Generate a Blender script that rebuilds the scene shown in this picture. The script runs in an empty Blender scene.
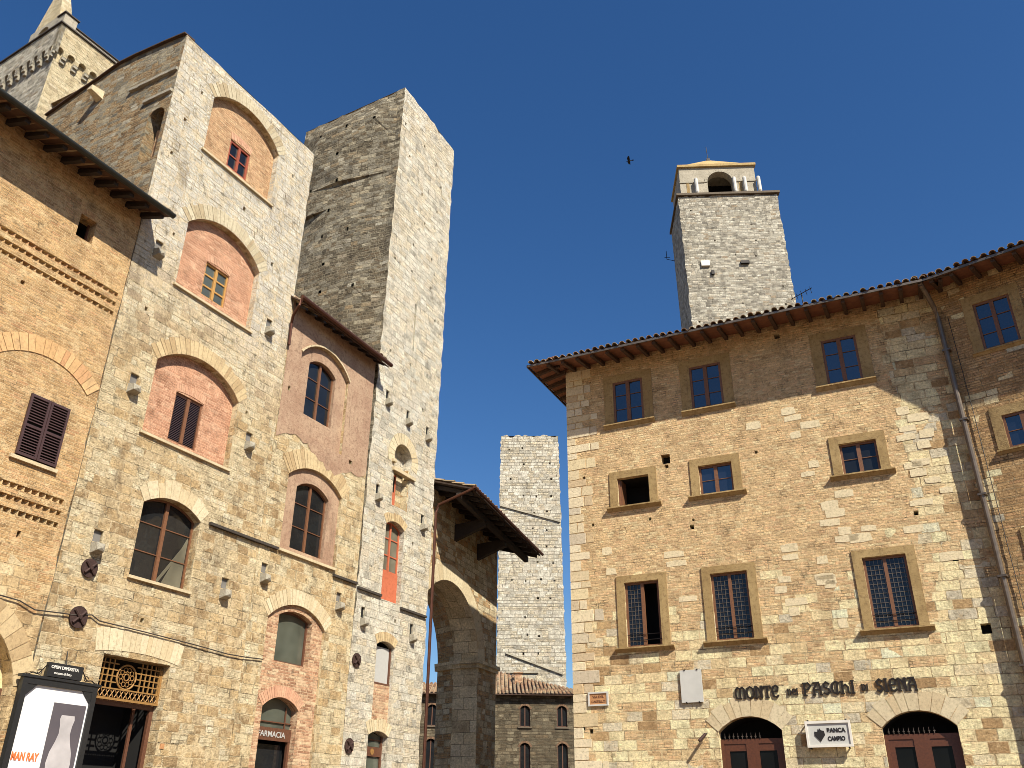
import bpy, bmesh, math, random
from mathutils import Vector, Matrix
R_ = math.radians
scene = bpy.context.scene
COL = scene.collection
random.seed(7)

# ------------------------------------------------------------------ camera, sky, sun, exposure
cam_d = bpy.data.cameras.new('camera'); cam = bpy.data.objects.new('camera', cam_d); COL.objects.link(cam)
scene.camera = cam
cam_d.sensor_width = 36.0; cam_d.lens = 36.0 * 870 / 1024
cam_d.clip_start = 0.1; cam_d.clip_end = 3000
P, RO = R_(26.7), R_(0.45)
fwv = Vector((0, math.cos(P), math.sin(P))); upv = Vector((0, -math.sin(P), math.cos(P))); rtv = Vector((1, 0, 0))
rt2 = rtv * math.cos(RO) + upv * math.sin(RO); up2 = -rtv * math.sin(RO) + upv * math.cos(RO)
cam.matrix_world = Matrix(((rt2.x, up2.x, -fwv.x, 0), (rt2.y, up2.y, -fwv.y, 0), (rt2.z, up2.z, -fwv.z, 1.6), (0, 0, 0, 1)))

SUN_AZ, SUN_EL = 148.5, 44.5          # azimuth clockwise from +Y
w = bpy.data.worlds.new('World'); scene.world = w; w.use_nodes = True
nt = w.node_tree; nt.nodes.clear()
sky = nt.nodes.new('ShaderNodeTexSky'); sky.sky_type = 'NISHITA'; sky.sun_disc = False
sky.sun_elevation = R_(SUN_EL); sky.sun_rotation = R_(SUN_AZ)
sky.altitude = 350; sky.air_density = 1.15; sky.dust_density = 0.5; sky.ozone_density = 4.5
bg = nt.nodes.new('ShaderNodeBackground'); bg.inputs[1].default_value = 0.076
wo = nt.nodes.new('ShaderNodeOutputWorld')
sat = nt.nodes.new('ShaderNodeHueSaturation'); sat.inputs['Saturation'].default_value = 1.23; sat.inputs['Hue'].default_value = 0.506
nt.links.new(sky.outputs[0], sat.inputs['Color']); nt.links.new(sat.outputs[0], bg.inputs[0]); nt.links.new(bg.outputs[0], wo.inputs[0])
sd = bpy.data.lights.new('sun', 'SUN'); sd.energy = 5.3; sd.angle = R_(0.53); sd.color = (1.0, 0.945, 0.83)
sun = bpy.data.objects.new('sun', sd); COL.objects.link(sun)
a = R_(SUN_AZ); e = R_(SUN_EL)
sdir = Vector((math.sin(a) * math.cos(e), math.cos(a) * math.cos(e), math.sin(e)))
sun.rotation_euler = sdir.to_track_quat('Z', 'Y').to_euler()
scene.view_settings.view_transform = 'Standard'; scene.view_settings.look = 'None'
scene.view_settings.exposure = 0.6; scene.view_settings.gamma = 1.0
scene.view_settings.use_curve_mapping = False
scene.cycles.pixel_filter_type = 'BLACKMAN_HARRIS'; scene.cycles.filter_width = 0.85

# ------------------------------------------------------------------ material helpers
class NT:
    def __init__(s, name):
        m = bpy.data.materials.new(name); m.use_nodes = True; s.m = m; s.t = m.node_tree; s.t.nodes.clear()
        s.out = s.t.nodes.new('ShaderNodeOutputMaterial'); s.b = s.t.nodes.new('ShaderNodeBsdfPrincipled')
        s.t.links.new(s.b.outputs[0], s.out.inputs[0])
    def put(s, sock, v):
        if hasattr(v, 'is_output') or isinstance(v, bpy.types.NodeSocket): s.t.links.new(v, sock)
        elif v is not None: sock.default_value = v
    def math(s, op, a, b=None, c=None, clamp=False):
        n = s.t.nodes.new('ShaderNodeMath'); n.operation = op; n.use_clamp = clamp
        s.put(n.inputs[0], a)
        if b is not None: s.put(n.inputs[1], b)
        if c is not None: s.put(n.inputs[2], c)
        return n.outputs[0]
    def noise(s, vec, scale, detail=3, rough=0.55, dim='3D'):
        n = s.t.nodes.new('ShaderNodeTexNoise'); n.noise_dimensions = dim
        if dim == '1D': s.put(n.inputs['W'], vec)
        else: s.put(n.inputs['Vector'], vec)
        n.inputs['Scale'].default_value = scale; n.inputs['Detail'].default_value = detail; n.inputs['Roughness'].default_value = rough
        return n.outputs[0]
    def white(s, vec):
        n = s.t.nodes.new('ShaderNodeTexWhiteNoise'); n.noise_dimensions = '3D'; s.put(n.inputs['Vector'], vec); return n.outputs[0]
    def ramp(s, f, stops, mode='LINEAR'):
        n = s.t.nodes.new('ShaderNodeValToRGB'); cr = n.color_ramp; cr.interpolation = mode
        while len(cr.elements) > 1: cr.elements.remove(cr.elements[-1])
        cr.elements[0].position = stops[0][0]; cr.elements[0].color = (*stops[0][1], 1)
        for p, c in stops[1:]:
            el = cr.elements.new(p); el.color = (*c, 1)
        s.put(n.inputs[0], f); return n.outputs[0]
    def mix(s, f, a, b, blend='MIX'):
        n = s.t.nodes.new('ShaderNodeMix'); n.data_type = 'RGBA'; n.blend_type = blend
        s.put(n.inputs[0], f)
        for i, v in ((6, a), (7, b)):
            if isinstance(v, tuple) and len(v) == 3: v = (*v, 1)
            s.put(n.inputs[i], v)
        return n.outputs[2]
    def fmix(s, f, a, b):
        n = s.t.nodes.new('ShaderNodeMix'); n.data_type = 'FLOAT'
        s.put(n.inputs[0], f); s.put(n.inputs[2], a); s.put(n.inputs[3], b); return n.outputs[0]
    def smooth(s, v, lo, hi):
        n = s.t.nodes.new('ShaderNodeMapRange'); n.interpolation_type = 'SMOOTHSTEP'
        s.put(n.inputs[0], v); n.inputs[1].default_value = lo; n.inputs[2].default_value = hi
        return n.outputs[0]
    def xyz(s, x, y, z=0.0):
        n = s.t.nodes.new('ShaderNodeCombineXYZ'); s.put(n.inputs[0], x); s.put(n.inputs[1], y); s.put(n.inputs[2], z); return n.outputs[0]
    def sep(s, v):
        n = s.t.nodes.new('ShaderNodeSeparateXYZ'); s.put(n.inputs[0], v); return n.outputs
    def uv(s):
        n = s.t.nodes.new('ShaderNodeTexCoord'); return n.outputs['UV'], n.outputs['Object']
    def bump(s, h, dist, strength=1.0):
        n = s.t.nodes.new('ShaderNodeBump'); n.inputs['Distance'].default_value = dist; n.inputs['Strength'].default_value = strength
        s.put(n.inputs['Height'], h); s.t.links.new(n.outputs[0], s.b.inputs['Normal'])
    def brick(s, vec, bw, rh, mortar, smooth=0.25, freq=2, squash=1.0, off=0.5):
        n = s.t.nodes.new('ShaderNodeTexBrick')
        n.inputs['Color1'].default_value = (0, 0, 0, 1); n.inputs['Color2'].default_value = (1, 1, 1, 1); n.inputs['Mortar'].default_value = (0.5, 0.5, 0.5, 1)
        n.inputs['Scale'].default_value = 1; n.inputs['Mortar Size'].default_value = mortar; n.inputs['Mortar Smooth'].default_value = smooth
        n.inputs['Brick Width'].default_value = bw; n.inputs['Row Height'].default_value = rh
        n.squash = squash; n.squash_frequency = freq; n.offset = off
        s.put(n.inputs['Vector'], vec)
        return n.outputs['Color'], n.outputs['Fac']

def simple(name, col, rough=0.8, var=0.15, scale=8.0, metal=0.0, bump=0.0, bscale=30):
    n = NT(name); uv, ob = n.uv()
    nz = n.noise(ob, scale, 4)
    dk = tuple(c * (1 - var) for c in col); lt = tuple(min(1, c * (1 + var)) for c in col)
    c = n.ramp(nz, [(0.3, dk), (0.7, lt)])
    n.put(n.b.inputs['Base Color'], c); n.b.inputs['Roughness'].default_value = rough; n.b.inputs['Metallic'].default_value = metal
    if bump: n.bump(n.noise(ob, bscale, 4), bump)
    return n.m

def stone_layer(n, x, z, bw, rh, mortar, rowvar=0.3, wvar=0.3, rag=0.012, seed=0.0):
    """one layer of coursed stones: returns random-per-stone value, mortar factor"""
    zz = n.math('ADD', z, n.math('MULTIPLY', n.math('SUBTRACT', n.noise(n.math('ADD', z, seed), 0.55 / rh * 0.35, 1, dim='1D'), 0.5), rh * rowvar * 3))
    row = n.math('FLOOR', n.math('DIVIDE', zz, rh))
    sh = n.white(n.xyz(row, seed + 3.3, 1.7))
    xx = n.math('ADD', x, n.math('MULTIPLY', sh, bw * 7))
    wn = n.noise(n.xyz(n.math('MULTIPLY', xx, 0.55 / bw), n.math('MULTIPLY', row, 3.71), seed), 1.0, 1)
    xx = n.math('ADD', xx, n.math('MULTIPLY', n.math('SUBTRACT', wn, 0.5), bw * wvar * 3.2))
    base = n.xyz(x, z, seed)
    r1 = n.math('MULTIPLY', n.math('SUBTRACT', n.noise(base, 5.5 * 0.3 / rh, 3, 0.65), 0.5), rag * 2.6)
    r2 = n.math('MULTIPLY', n.math('SUBTRACT', n.noise(n.xyz(z, x, seed + 9), 5.0 * 0.3 / rh, 3, 0.65), 0.5), rag * 2.6)
    v = n.xyz(n.math('ADD', xx, r1), n.math('ADD', zz, r2), 0)
    c, f = n.brick(v, bw, rh, mortar, 0.35, off=0.37)
    return n.sep(c)[0], f

def masonry(name, A, B=None, region=None, pal=None, palB=None, mortar=(0.42, 0.35, 0.25), stain=(0.14, 0.12, 0.1), stain_amt=0.35,
            grey_top=None, bump=0.03, holes=0.0, smear=0.0, sat_=0.94, val_=1.03):
    """A/B: (width,rowheight,mortar,rowvar,wvar,rag). region: f(n,x,z)->0..1 share of A stones. pal: colour stops by stone."""
    n = NT(name); uv, ob = n.uv(); s = n.sep(uv); x, z = s[0], s[1]
    big = n.noise(uv, 0.35, 4, 0.6); mid = n.noise(uv, 2.2, 5, 0.65); fine = n.noise(uv, 13.0, 6, 0.78); pit = n.noise(uv, 20.0, 4, 0.7)
    rA, fA = stone_layer(n, x, z, *A, seed=1.0)
    cA = n.ramp(rA, pal)
    hA = n.math('MULTIPLY', n.math('SUBTRACT', 1.0, fA), n.math('ADD', 0.62, n.math('MULTIPLY', rA, 0.38)))
    col, h, f = cA, hA, fA
    if B:
        rB, fB = stone_layer(n, x, z, *B, seed=7.0)
        cB = n.ramp(rB, palB or pal)
        hB = n.math('MULTIPLY', n.math('SUBTRACT', 1.0, fB), n.math('ADD', 0.45, n.math('MULTIPLY', rB, 0.4)))
        reg = region(n, x, z, uv)
        rA2 = n.white(n.xyz(n.math('MULTIPLY', rA, 91.7), 0.3, 0.9))
        k = n.math('GREATER_THAN', n.math('ADD', reg, n.math('MULTIPLY', n.math('SUBTRACT', rA2, 0.5), 0.9)), 0.5)
        col = n.mix(k, cB, cA); h = n.fmix(k, hB, hA); f = n.fmix(k, fB, fA)
    if grey_top:      # (z0, z1, colour): the stone itself turns to another, greyer kind higher up
        z0, z1, gc, amt = grey_top
        g = n.smooth(n.math('ADD', z, n.math('MULTIPLY', n.math('SUBTRACT', big, 0.5), 6.0)), z0, z1)
        hsv = n.t.nodes.new('ShaderNodeHueSaturation'); hsv.inputs['Saturation'].default_value = 0.3; hsv.inputs['Value'].default_value = 1.0
        n.put(hsv.inputs['Color'], col)
        gcol = n.mix(0.6, hsv.outputs[0], gc)
        gcol = n.mix(n.math('MULTIPLY', rA, 0.5), gcol, n.mix(1.0, gcol, (1.25, 1.22, 1.15), 'MULTIPLY'))
        col = n.mix(n.math('MULTIPLY', g, amt), col, gcol)
    # surface mottling inside each stone
    mot = n.ramp(fine, [(0.31, (0.3, 0.27, 0.23)), (0.42, (0.8, 0.78, 0.75)), (0.53, (1.05, 1.05, 1.04)), (0.67, (1.5, 1.48, 1.43))])
    col = n.mix(0.85, col, mot, 'MULTIPLY')
    mm = n.ramp(mid, [(0.31, (0.62, 0.58, 0.53)), (0.48, (1, 1, 1)), (0.66, (1.22, 1.21, 1.17))])
    col = n.mix(0.8, col, mm, 'MULTIPLY')
    # mortar, partly smeared over the stones
    mf = f
    if smear:
        sm = n.math('MULTIPLY', n.smooth(n.noise(uv, 3.1, 6, 0.72), 0.6 - smear * 0.3, 0.68 - smear * 0.2), 0.75)
        mf = n.math('MAXIMUM', f, sm)
    mcol = n.mix(n.smooth(n.noise(uv, 2.6, 5, 0.7), 0.5, 0.64), tuple(min(.75, c * 1.12) for c in mortar), tuple(c * 0.3 for c in mortar))
    col = n.mix(n.math('MULTIPLY', mf, 0.85), col, mcol)
    # weathering: lichen-grey patches and streaks
    st = n.noise(n.xyz(n.math('MULTIPLY', x, 1.1), n.math('MULTIPLY', z, 0.3), 4.0), 1.2, 6, 0.7)
    sp = n.math('MULTIPLY', n.smooth(st, 0.52, 0.72), stain_amt)
    col = n.mix(sp, col, stain)
    sp2 = n.math('MULTIPLY', n.smooth(n.noise(uv, 6.5, 5, 0.75), 0.58, 0.72), stain_amt * 0.9)
    col = n.mix(sp2, col, stain)
    # pits in the travertine
    pt = n.smooth(pit, 0.63, 0.7)
    col = n.mix(n.math('MULTIPLY', pt, 0.6), col, tuple(c * 0.4 for c in stain))
    # open joints: thin dark lines where the mortar has gone
    crack = n.math('MULTIPLY', n.smooth(f, 0.8, 1.0), n.smooth(n.noise(uv, 1.9, 4, 0.7), 0.5, 0.58))
    if B: crack = n.math('MULTIPLY', crack, n.fmix(k, 0.4 if B[1] > .1 else 0.2, 1.0))
    elif A[1] < 0.15: crack = n.math('MULTIPLY', crack, 0.3)
    col = n.mix(n.math('MULTIPLY', crack, 0.42), col, S(62, 50, 38))
    hv = n.t.nodes.new('ShaderNodeHueSaturation'); hv.inputs['Saturation'].default_value = sat_; hv.inputs['Value'].default_value = val_
    n.put(hv.inputs['Color'], col); col = hv.outputs[0]
    n.put(n.b.inputs['Base Color'], col); n.b.inputs['Roughness'].default_value = 0.93
    n.b.inputs['Specular IOR Level'].default_value = 0.2
    hh = n.math('ADD', h, n.math('MULTIPLY', fine, 0.9))
    hh = n.math('ADD', hh, n.math('MULTIPLY', mid, 0.6))
    hh = n.math('SUBTRACT', hh, n.math('MULTIPLY', pt, 0.3))
    hh = n.math('SUBTRACT', hh, n.math('MULTIPLY', crack, 0.5)); n.bump(hh, bump * 2.2)
    return n.m

def S(*rgb):   # sRGB 0-255 to linear albedo
    return tuple(((c / 255) / 12.92 if c <= 10 else ((c / 255 + 0.055) / 1.055) ** 2.4) for c in rgb)

PAL_OCHRE = [(0.0, S(128, 100, 66)), (0.2, S(160, 128, 86)), (0.4, S(183, 152, 106)), (0.6, S(198, 170, 126)), (0.8, S(176, 148, 108)), (0.93, S(208, 188, 150)), (1.0, S(160, 140, 112))]
PAL_CREAM = [(0.0, S(150, 128, 96)), (0.2, S(186, 165, 128)), (0.45, S(204, 186, 150)), (0.7, S(213, 199, 168)), (0.86, S(192, 166, 124)), (1.0, S(216, 205, 182))]
PAL_WHITE = [(0.0, S(140, 132, 116)), (0.15, S(176, 164, 142)), (0.4, S(200, 190, 168)), (0.7, S(212, 203, 184)), (0.88, S(190, 166, 130)), (1.0, S(216, 210, 196))]
PAL_GREY = [(0.0, S(92, 86, 76)), (0.25, S(120, 112, 98)), (0.5, S(140, 131, 115)), (0.75, S(158, 146, 124)), (0.9, S(136, 112, 80)), (1.0, S(176, 168, 152))]
PAL_DARK = [(0.0, S(70, 63, 54)), (0.3, S(94, 84, 70)), (0.6, S(112, 100, 82)), (0.8, S(104, 84, 62)), (1.0, S(140, 128, 108))]
PAL_BRICK = [(0.0, S(138, 104, 66)), (0.25, S(170, 132, 84)), (0.5, S(190, 150, 98)), (0.7, S(200, 162, 112)), (0.85, S(184, 130, 88)), (1.0, S(212, 184, 138))]
PAL_RUBBLE = [(0.0, S(142, 108, 68)), (0.2, S(176, 140, 92)), (0.4, S(196, 160, 110)), (0.6, S(186, 134, 92)), (0.75, S(204, 172, 124)), (0.88, S(214, 188, 144)), (1.0, S(154, 112, 72))]
PAL_ASHLAR = [(0.0, S(134, 100, 60)), (0.12, S(160, 126, 82)), (0.2, S(206, 182, 138)), (0.45, S(216, 196, 156)), (0.7, S(210, 186, 142)), (0.85, S(186, 174, 152)), (0.93, S(170, 160, 142)), (1.0, S(222, 208, 176))]
PAL_PINK = [(0.0, S(170, 116, 86)), (0.35, S(190, 134, 102)), (0.7, S(202, 148, 114)), (1.0, S(212, 168, 136))]
PAL_ORANGE = [(0.0, S(158, 114, 80)), (0.35, S(180, 136, 98)), (0.7, S(192, 150, 110)), (1.0, S(206, 172, 134))]

def tame(p, k=0.5, g=1.08):
    m = [sum(c[i] for _, c in p) / len(p) for i in range(3)]
    t = (1.0, 1.018, 0.985)
    return [(q, tuple(min(.72, (c[i] * (1 - k) + m[i] * k) * g * t[i]) for i in range(3))) for q, c in p]
PAL_OCHRE, PAL_CREAM, PAL_WHITE, PAL_BRICK = tame(PAL_OCHRE, .45, 1.1), tame(PAL_CREAM, .45, 1.05), tame(PAL_WHITE, .35, 1.02), tame(PAL_BRICK, .5, 1.02)
PAL_RUBBLE, PAL_ASHLAR, PAL_PINK, PAL_ORANGE, PAL_DARK, PAL_GREY = [(p_, tuple(c_[i] * .78 + (c_[0] * .84, c_[0] * .72, c_[0] * .46)[i] * .22 for i in range(3))) for p_, c_ in tame(PAL_RUBBLE, .5, 1.34)], tame(PAL_ASHLAR, .15, 1.2), tame(PAL_PINK, .4, .8), tame(PAL_ORANGE, .4, .86), tame(PAL_DARK, .3, 1.1), tame(PAL_GREY, .25, 1.2)
M = {}
def regA(k, off=0.0, zlo=None, zhi=None, amt=0.0):
    def f(n, x, z, uv):
        r = n.math('ADD', n.math('MULTIPLY', n.noise(uv, k, 3, 0.55), 1.6), -0.3 + off)
        if zlo is not None:
            g = n.smooth(z, zlo, zhi)       # 0 low .. 1 high
            r = n.math('ADD', r, n.math('MULTIPLY', n.math('SUBTRACT', 0.5, g), amt))
        return r
    return f
M['tower_house'] = masonry('tower_house_stone', (0.42, 0.24, 0.012, .35, .35, .02), (0.26, 0.13, 0.01, .35, .35, .016), regA(0.35, 0.08), PAL_OCHRE, PAL_CREAM,
    mortar=S(212, 190, 148), grey_top=(11.0, 17.0, S(204, 198, 182), 0.95), stain=S(116, 92, 62), stain_amt=0.55, bump=0.035, smear=0.42)
M['brick_house'] = masonry('golden_brick', (0.42, 0.22, 0.012, .35, .35, .02), (0.27, 0.072, 0.007, .15, .3, .007), regA(0.25, -0.12, 5.2, 7.4, 0.9), PAL_OCHRE, PAL_BRICK,
    mortar=S(206, 178, 130), stain=S(120, 96, 66), stain_amt=0.3, bump=0.02, smear=0.3)
M['tall_tower'] = masonry('tall_tower_stone', (0.46, 0.23, 0.012, .3, .35, .016), (0.3, 0.14, 0.01, .3, .3, .012), regA(0.3, 0.1), PAL_WHITE, PAL_CREAM,
    mortar=S(206, 190, 158), stain=S(122, 108, 88), stain_amt=0.32, bump=0.035, smear=0.36, sat_=0.76, val_=1.06)
M['tower_side'] = masonry('dark_grey_tower_stone', (0.36, 0.17, 0.016, .35, .35, .02), (0.26, 0.11, 0.012, .3, .3, .014), regA(0.4, 0.0), PAL_GREY, PAL_DARK,
    mortar=S(150, 138, 112), stain=S(58, 52, 46), stain_amt=0.45, bump=0.05, smear=0.15)  # darker, greyer stone set for the tall tower's left side
M['house_side'] = masonry('mixed_rubble_side', (0.3, 0.14, 0.014, .35, .35, .02), (0.2, 0.07, 0.012, .2, .3, .014), regA(0.3, 0.05), PAL_GREY, [(0, S(120, 92, 60)), (.5, S(150, 118, 80)), (1, S(176, 146, 104))],
    mortar=S(168, 148, 112), stain=S(66, 58, 50), stain_amt=0.4, bump=0.05, smear=0.1)
M['plastered_house'] = masonry('middle_house_stone', (0.45, 0.25, 0.012, .3, .35, .018), (0.3, 0.15, 0.01, .3, .3, .014), regA(0.35, 0.15), PAL_OCHRE, PAL_CREAM,
    mortar=S(214, 194, 152), stain=S(118, 92, 62), stain_amt=0.5, bump=0.035, smear=0.45)
M['palace'] = masonry('palace_masonry', (0.5, 0.26, 0.012, .28, .42, .016), (0.2, 0.075, 0.009, .3, .35, .014),
    lambda n, x, z, uv: n.math('ADD', n.math('ADD', n.math('MULTIPLY', n.noise(uv, 0.45, 3, 0.6), 1.1), -0.62),
        n.math('ADD', n.math('MULTIPLY', n.math('SUBTRACT', 1.0, n.smooth(z, 5.2, 9.2)), 0.78), n.math('MULTIPLY', n.smooth(x, 4.1, 4.6), 0.8))),
    PAL_ASHLAR, PAL_RUBBLE, mortar=S(206, 178, 132), stain=S(112, 84, 54), stain_amt=0.34, bump=0.032, smear=0.2)
M['neighbour'] = masonry('neighbour_brick', (0.4, 0.2, 0.012, .3, .4, .016), (0.26, 0.075, 0.008, .2, .35, .01), regA(0.4, -0.3), PAL_ASHLAR, PAL_BRICK,
    mortar=S(150, 120, 80), stain=S(92, 70, 46), stain_amt=0.4, bump=0.03, smear=0.2)
M['far_tower'] = masonry('far_tower_stone', (0.55, 0.3, 0.02, .3, .35, .03), (0.36, 0.18, 0.018, .3, .3, .02), regA(0.2, 0.1), PAL_WHITE, PAL_CREAM,
    mortar=S(160, 148, 124), stain=S(104, 94, 80), stain_amt=0.45, bump=0.05, smear=0.4, sat_=0.76, val_=1.08)
M['bell_tower'] = masonry('bell_tower_stone', (0.52, 0.27, 0.022, .3, .35, .03), (0.36, 0.18, 0.018, .3, .3, .02), regA(0.2, 0.05), PAL_GREY, PAL_WHITE,
    mortar=S(176, 166, 144), stain=S(96, 88, 76), stain_amt=0.5, bump=0.05, smear=0.35, sat_=0.78, val_=1.06)
M['great_tower'] = masonry('great_tower_stone', (0.6, 0.28, 0.02, .3, .3, .02), None, None, [(p, tuple(c * 1.0 for c in q)) for p, q in PAL_CREAM], None,
    mortar=S(196, 178, 140), stain=S(130, 114, 88), stain_amt=0.3, bump=0.05, smear=0.3)
M['gateway'] = masonry('gateway_rubble', (0.4, 0.22, 0.014, .35, .35, .02), (0.3, 0.1, 0.01, .3, .3, .014), regA(0.3, 0.0), PAL_CREAM, PAL_BRICK,
    mortar=S(176, 156, 122), stain=S(100, 86, 68), stain_amt=0.35, bump=0.035, smear=0.25)
M['ashlar'] = masonry('dressed_ashlar', (0.7, 0.42, 0.008, .1, .25, .004), None, None, PAL_CREAM, None, mortar=S(150, 136, 110), stain=S(122, 106, 84), stain_amt=0.3, bump=0.012, smear=0.0)
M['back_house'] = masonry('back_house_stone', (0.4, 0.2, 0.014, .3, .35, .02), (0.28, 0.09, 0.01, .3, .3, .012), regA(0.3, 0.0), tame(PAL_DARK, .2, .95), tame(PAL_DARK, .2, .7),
    mortar=S(100, 86, 66), stain=S(74, 64, 52), stain_amt=0.35, bump=0.03, smear=0.25)  # palette darkened: the shadow over this house is put into its stone colour
M['pink_brick'] = masonry('pink_brick_infill', (0.27, 0.07, 0.006, .1, .25, .003), None, None, PAL_PINK, None, mortar=S(214, 168, 134), stain=S(196, 160, 128), stain_amt=0.3, bump=0.008, smear=0.15)
M['orange_brick'] = masonry('orange_brick_infill', (0.27, 0.075, 0.007, .1, .25, .005), None, None, PAL_ORANGE, None, mortar=S(206, 172, 128), stain=S(150, 116, 80), stain_amt=0.35, bump=0.01, smear=0.2)
M['shop_brick'] = masonry('shop_brick_infill', (0.27, 0.075, 0.008, .1, .25, .006), None, None,
    [(0.0, S(142, 102, 74)), (0.4, S(168, 126, 94)), (0.7, S(184, 146, 110)), (1.0, S(198, 170, 134))], None, mortar=S(200, 170, 134), stain=S(176, 150, 118), stain_amt=0.35, bump=0.012, smear=0.35)

def plaster(name, c1, c2, c3, bump=0.006):
    n = NT(name); uv, ob = n.uv()
    a_ = n.noise(uv, 0.9, 6, 0.7); b_ = n.noise(uv, 9, 6, 0.75)
    c = n.mix(n.smooth(a_, 0.35, 0.65), c1, c2); c = n.mix(n.math('MULTIPLY', n.smooth(b_, 0.46, 0.66), 0.7), c, c3)
    s_ = n.sep(uv); dr_ = n.noise(n.xyz(n.math('MULTIPLY', s_[0], 3.2), n.math('MULTIPLY', s_[1], 0.35), 2.0), 1.6, 5, 0.7)
    c = n.mix(n.math('MULTIPLY', n.smooth(dr_, 0.54, 0.72), 0.45), c, tuple(q * 0.55 for q in c3))
    n.put(n.b.inputs['Base Color'], c); n.b.inputs['Roughness'].default_value = 0.93; n.bump(n.math('ADD', b_, n.noise(uv, 30, 4)), bump); return n.m
M['pink_plaster'] = plaster('pink_plaster', S(154, 122, 98), S(178, 150, 122), S(122, 94, 74), 0.016)
M['cream_plaster'] = plaster('cream_plaster', S(206, 186, 140), S(216, 198, 152), S(190, 168, 124))
M['eave_plaster'] = plaster('palace_plaster', S(176, 140, 94), S(190, 158, 112), S(150, 116, 74), 0.008)
M['belfry'] = plaster('belfry_plaster', S(156, 147, 128), S(178, 168, 148), S(124, 114, 96), 0.01)
M['sand_frame'] = plaster('sandstone_frame', S(148, 122, 78), S(168, 142, 96), S(116, 92, 58), 0.012)
M['orange_paint'] = plaster('orange_painted_panel', S(176, 92, 60), S(186, 102, 68), S(160, 82, 54), 0.002)

def island(name, pal, rough=0.9, bump=0.006, stain=0.35):
    n = NT(name); uv, ob = n.uv(); g = n.t.nodes.new('ShaderNodeNewGeometry')
    c = n.ramp(g.outputs['Random Per Island'], pal)
    f = n.noise(ob, 14, 5, 0.7); m = n.noise(ob, 2.5, 5, 0.7)
    c = n.mix(0.9, c, n.ramp(f, [(0.3, (0.6, 0.55, 0.5)), (0.45, (0.95, 0.94, 0.92)), (0.7, (1.15, 1.14, 1.1))]), 'MULTIPLY')
    c = n.mix(n.math('MULTIPLY', n.smooth(m, 0.5, 0.7), stain), c, S(128, 108, 80))
    n.put(n.b.inputs['Base Color'], c); n.b.inputs['Roughness'].default_value = rough
    n.bump(n.math('ADD', f, n.noise(ob, 45, 3)), bump); return n.m
M['voussoir'] = island('arch_stones', [(0, S(176, 152, 114)), (0.4, S(196, 174, 134)), (0.8, S(188, 164, 124)), (1, S(164, 138, 100))])
M['voussoir_grey'] = island('greyish_arch_stones', [(0, S(176, 162, 134)), (0.5, S(192, 180, 152)), (1, S(166, 148, 116))])
M['voussoir_pale'] = island('pale_arch_stones', [(0, S(186, 168, 134)), (0.5, S(204, 190, 158)), (1, S(192, 172, 136))], stain=0.2)
M['voussoir_brick'] = island('arch_bricks', [(0, S(186, 146, 98)), (0.3, S(196, 158, 110)), (0.7, S(204, 168, 120)), (1, S(184, 138, 96))])
M['brick_pink_arch'] = island('pink_arch_bricks', [(0, S(184, 136, 108)), (0.5, S(200, 156, 126)), (1, S(190, 146, 116))])
M['voussoir_dim'] = island('darkened_arch_bricks', [(0, S(96, 72, 54)), (1, S(124, 96, 72))])  # arch bricks coloured darker to stand for the back house's shadow
M['quoin'] = island('pale_quoins', [(0, S(200, 180, 142)), (0.4, S(216, 202, 172)), (0.7, S(214, 196, 156)), (0.85, S(190, 178, 156)), (1, S(196, 166, 120))], bump=0.012, stain=0.25)
M['corbel'] = island('corbel_stone', [(0, S(138, 132, 118)), (1, S(168, 160, 142))], bump=0.02)
M['corbel_dim'] = simple('darkened_sill_stone', S(96, 84, 68), 0.9, 0.2, 8)  # sill colour darkened for the back house's shade; bell tower cornice shares it
M['slate'] = simple('slate', S(112, 108, 102), 0.7, 0.15, 6)
M['lead'] = simple('lead_strip', S(60, 52, 44), 0.7, 0.3, 20, bump=0.02, bscale=25)
M['cornice'] = simple('cornice_stone', S(190, 172, 138), 0.9, 0.15, 6, bump=0.01)
M['cap'] = plaster('ochre_roof_render', S(166, 138, 88), S(182, 158, 108), S(130, 108, 70), 0.01)
M['marble'] = simple('white_marble', S(188, 186, 178), 0.6, 0.06, 3)
M['column'] = simple('white_column', S(190, 186, 176), 0.6, 0.06, 3)
M['soffit_brown'] = simple('dark_eave_boards', S(84, 60, 46), 0.9, 0.25, 5, bump=0.005)
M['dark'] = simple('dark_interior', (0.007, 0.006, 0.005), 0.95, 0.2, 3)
M['dim'] = simple('dim_interior', (0.09, 0.07, 0.05), 0.95, 0.3, 3)
M['wood'] = simple('old_rafter_wood', S(70, 50, 36), 0.85, 0.3, 12, bump=0.004)
M['wood_dark'] = simple('blackened_wood', S(44, 34, 27), 0.85, 0.3, 12, bump=0.004)
M['soffit'] = simple('terracotta_soffit', S(128, 84, 62), 0.9, 0.22, 5, bump=0.005)
M['soffit_dark'] = simple('dark_gateway_boards', S(56, 42, 32), 0.9, 0.25, 5)  # very dark boards for the gateway soffit
M['frame_wood'] = simple('orange_brown_window_wood', S(112, 74, 48), 0.55, 0.2, 20)
M['frame_dark'] = simple('dark_brown_window_wood', S(92, 58, 40), 0.55, 0.2, 20)
M['frame_red'] = simple('red_window_wood', S(146, 72, 48), 0.55, 0.12, 20)
M['frame_ochre'] = simple('ochre_window_wood', S(176, 132, 70), 0.55, 0.15, 20)
M['door_wood'] = simple('reddish_door_wood', S(84, 46, 26), 0.5, 0.2, 20)
M['shutter'] = simple('plum_brown_shutter', S(66, 44, 42), 0.55, 0.15, 15)
M['white_blind'] = simple('white_blind', S(172, 170, 164), 0.8, 0.04, 15)
M['iron'] = simple('dark_iron', S(38, 34, 32), 0.55, 0.2, 20, 0.6)
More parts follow.
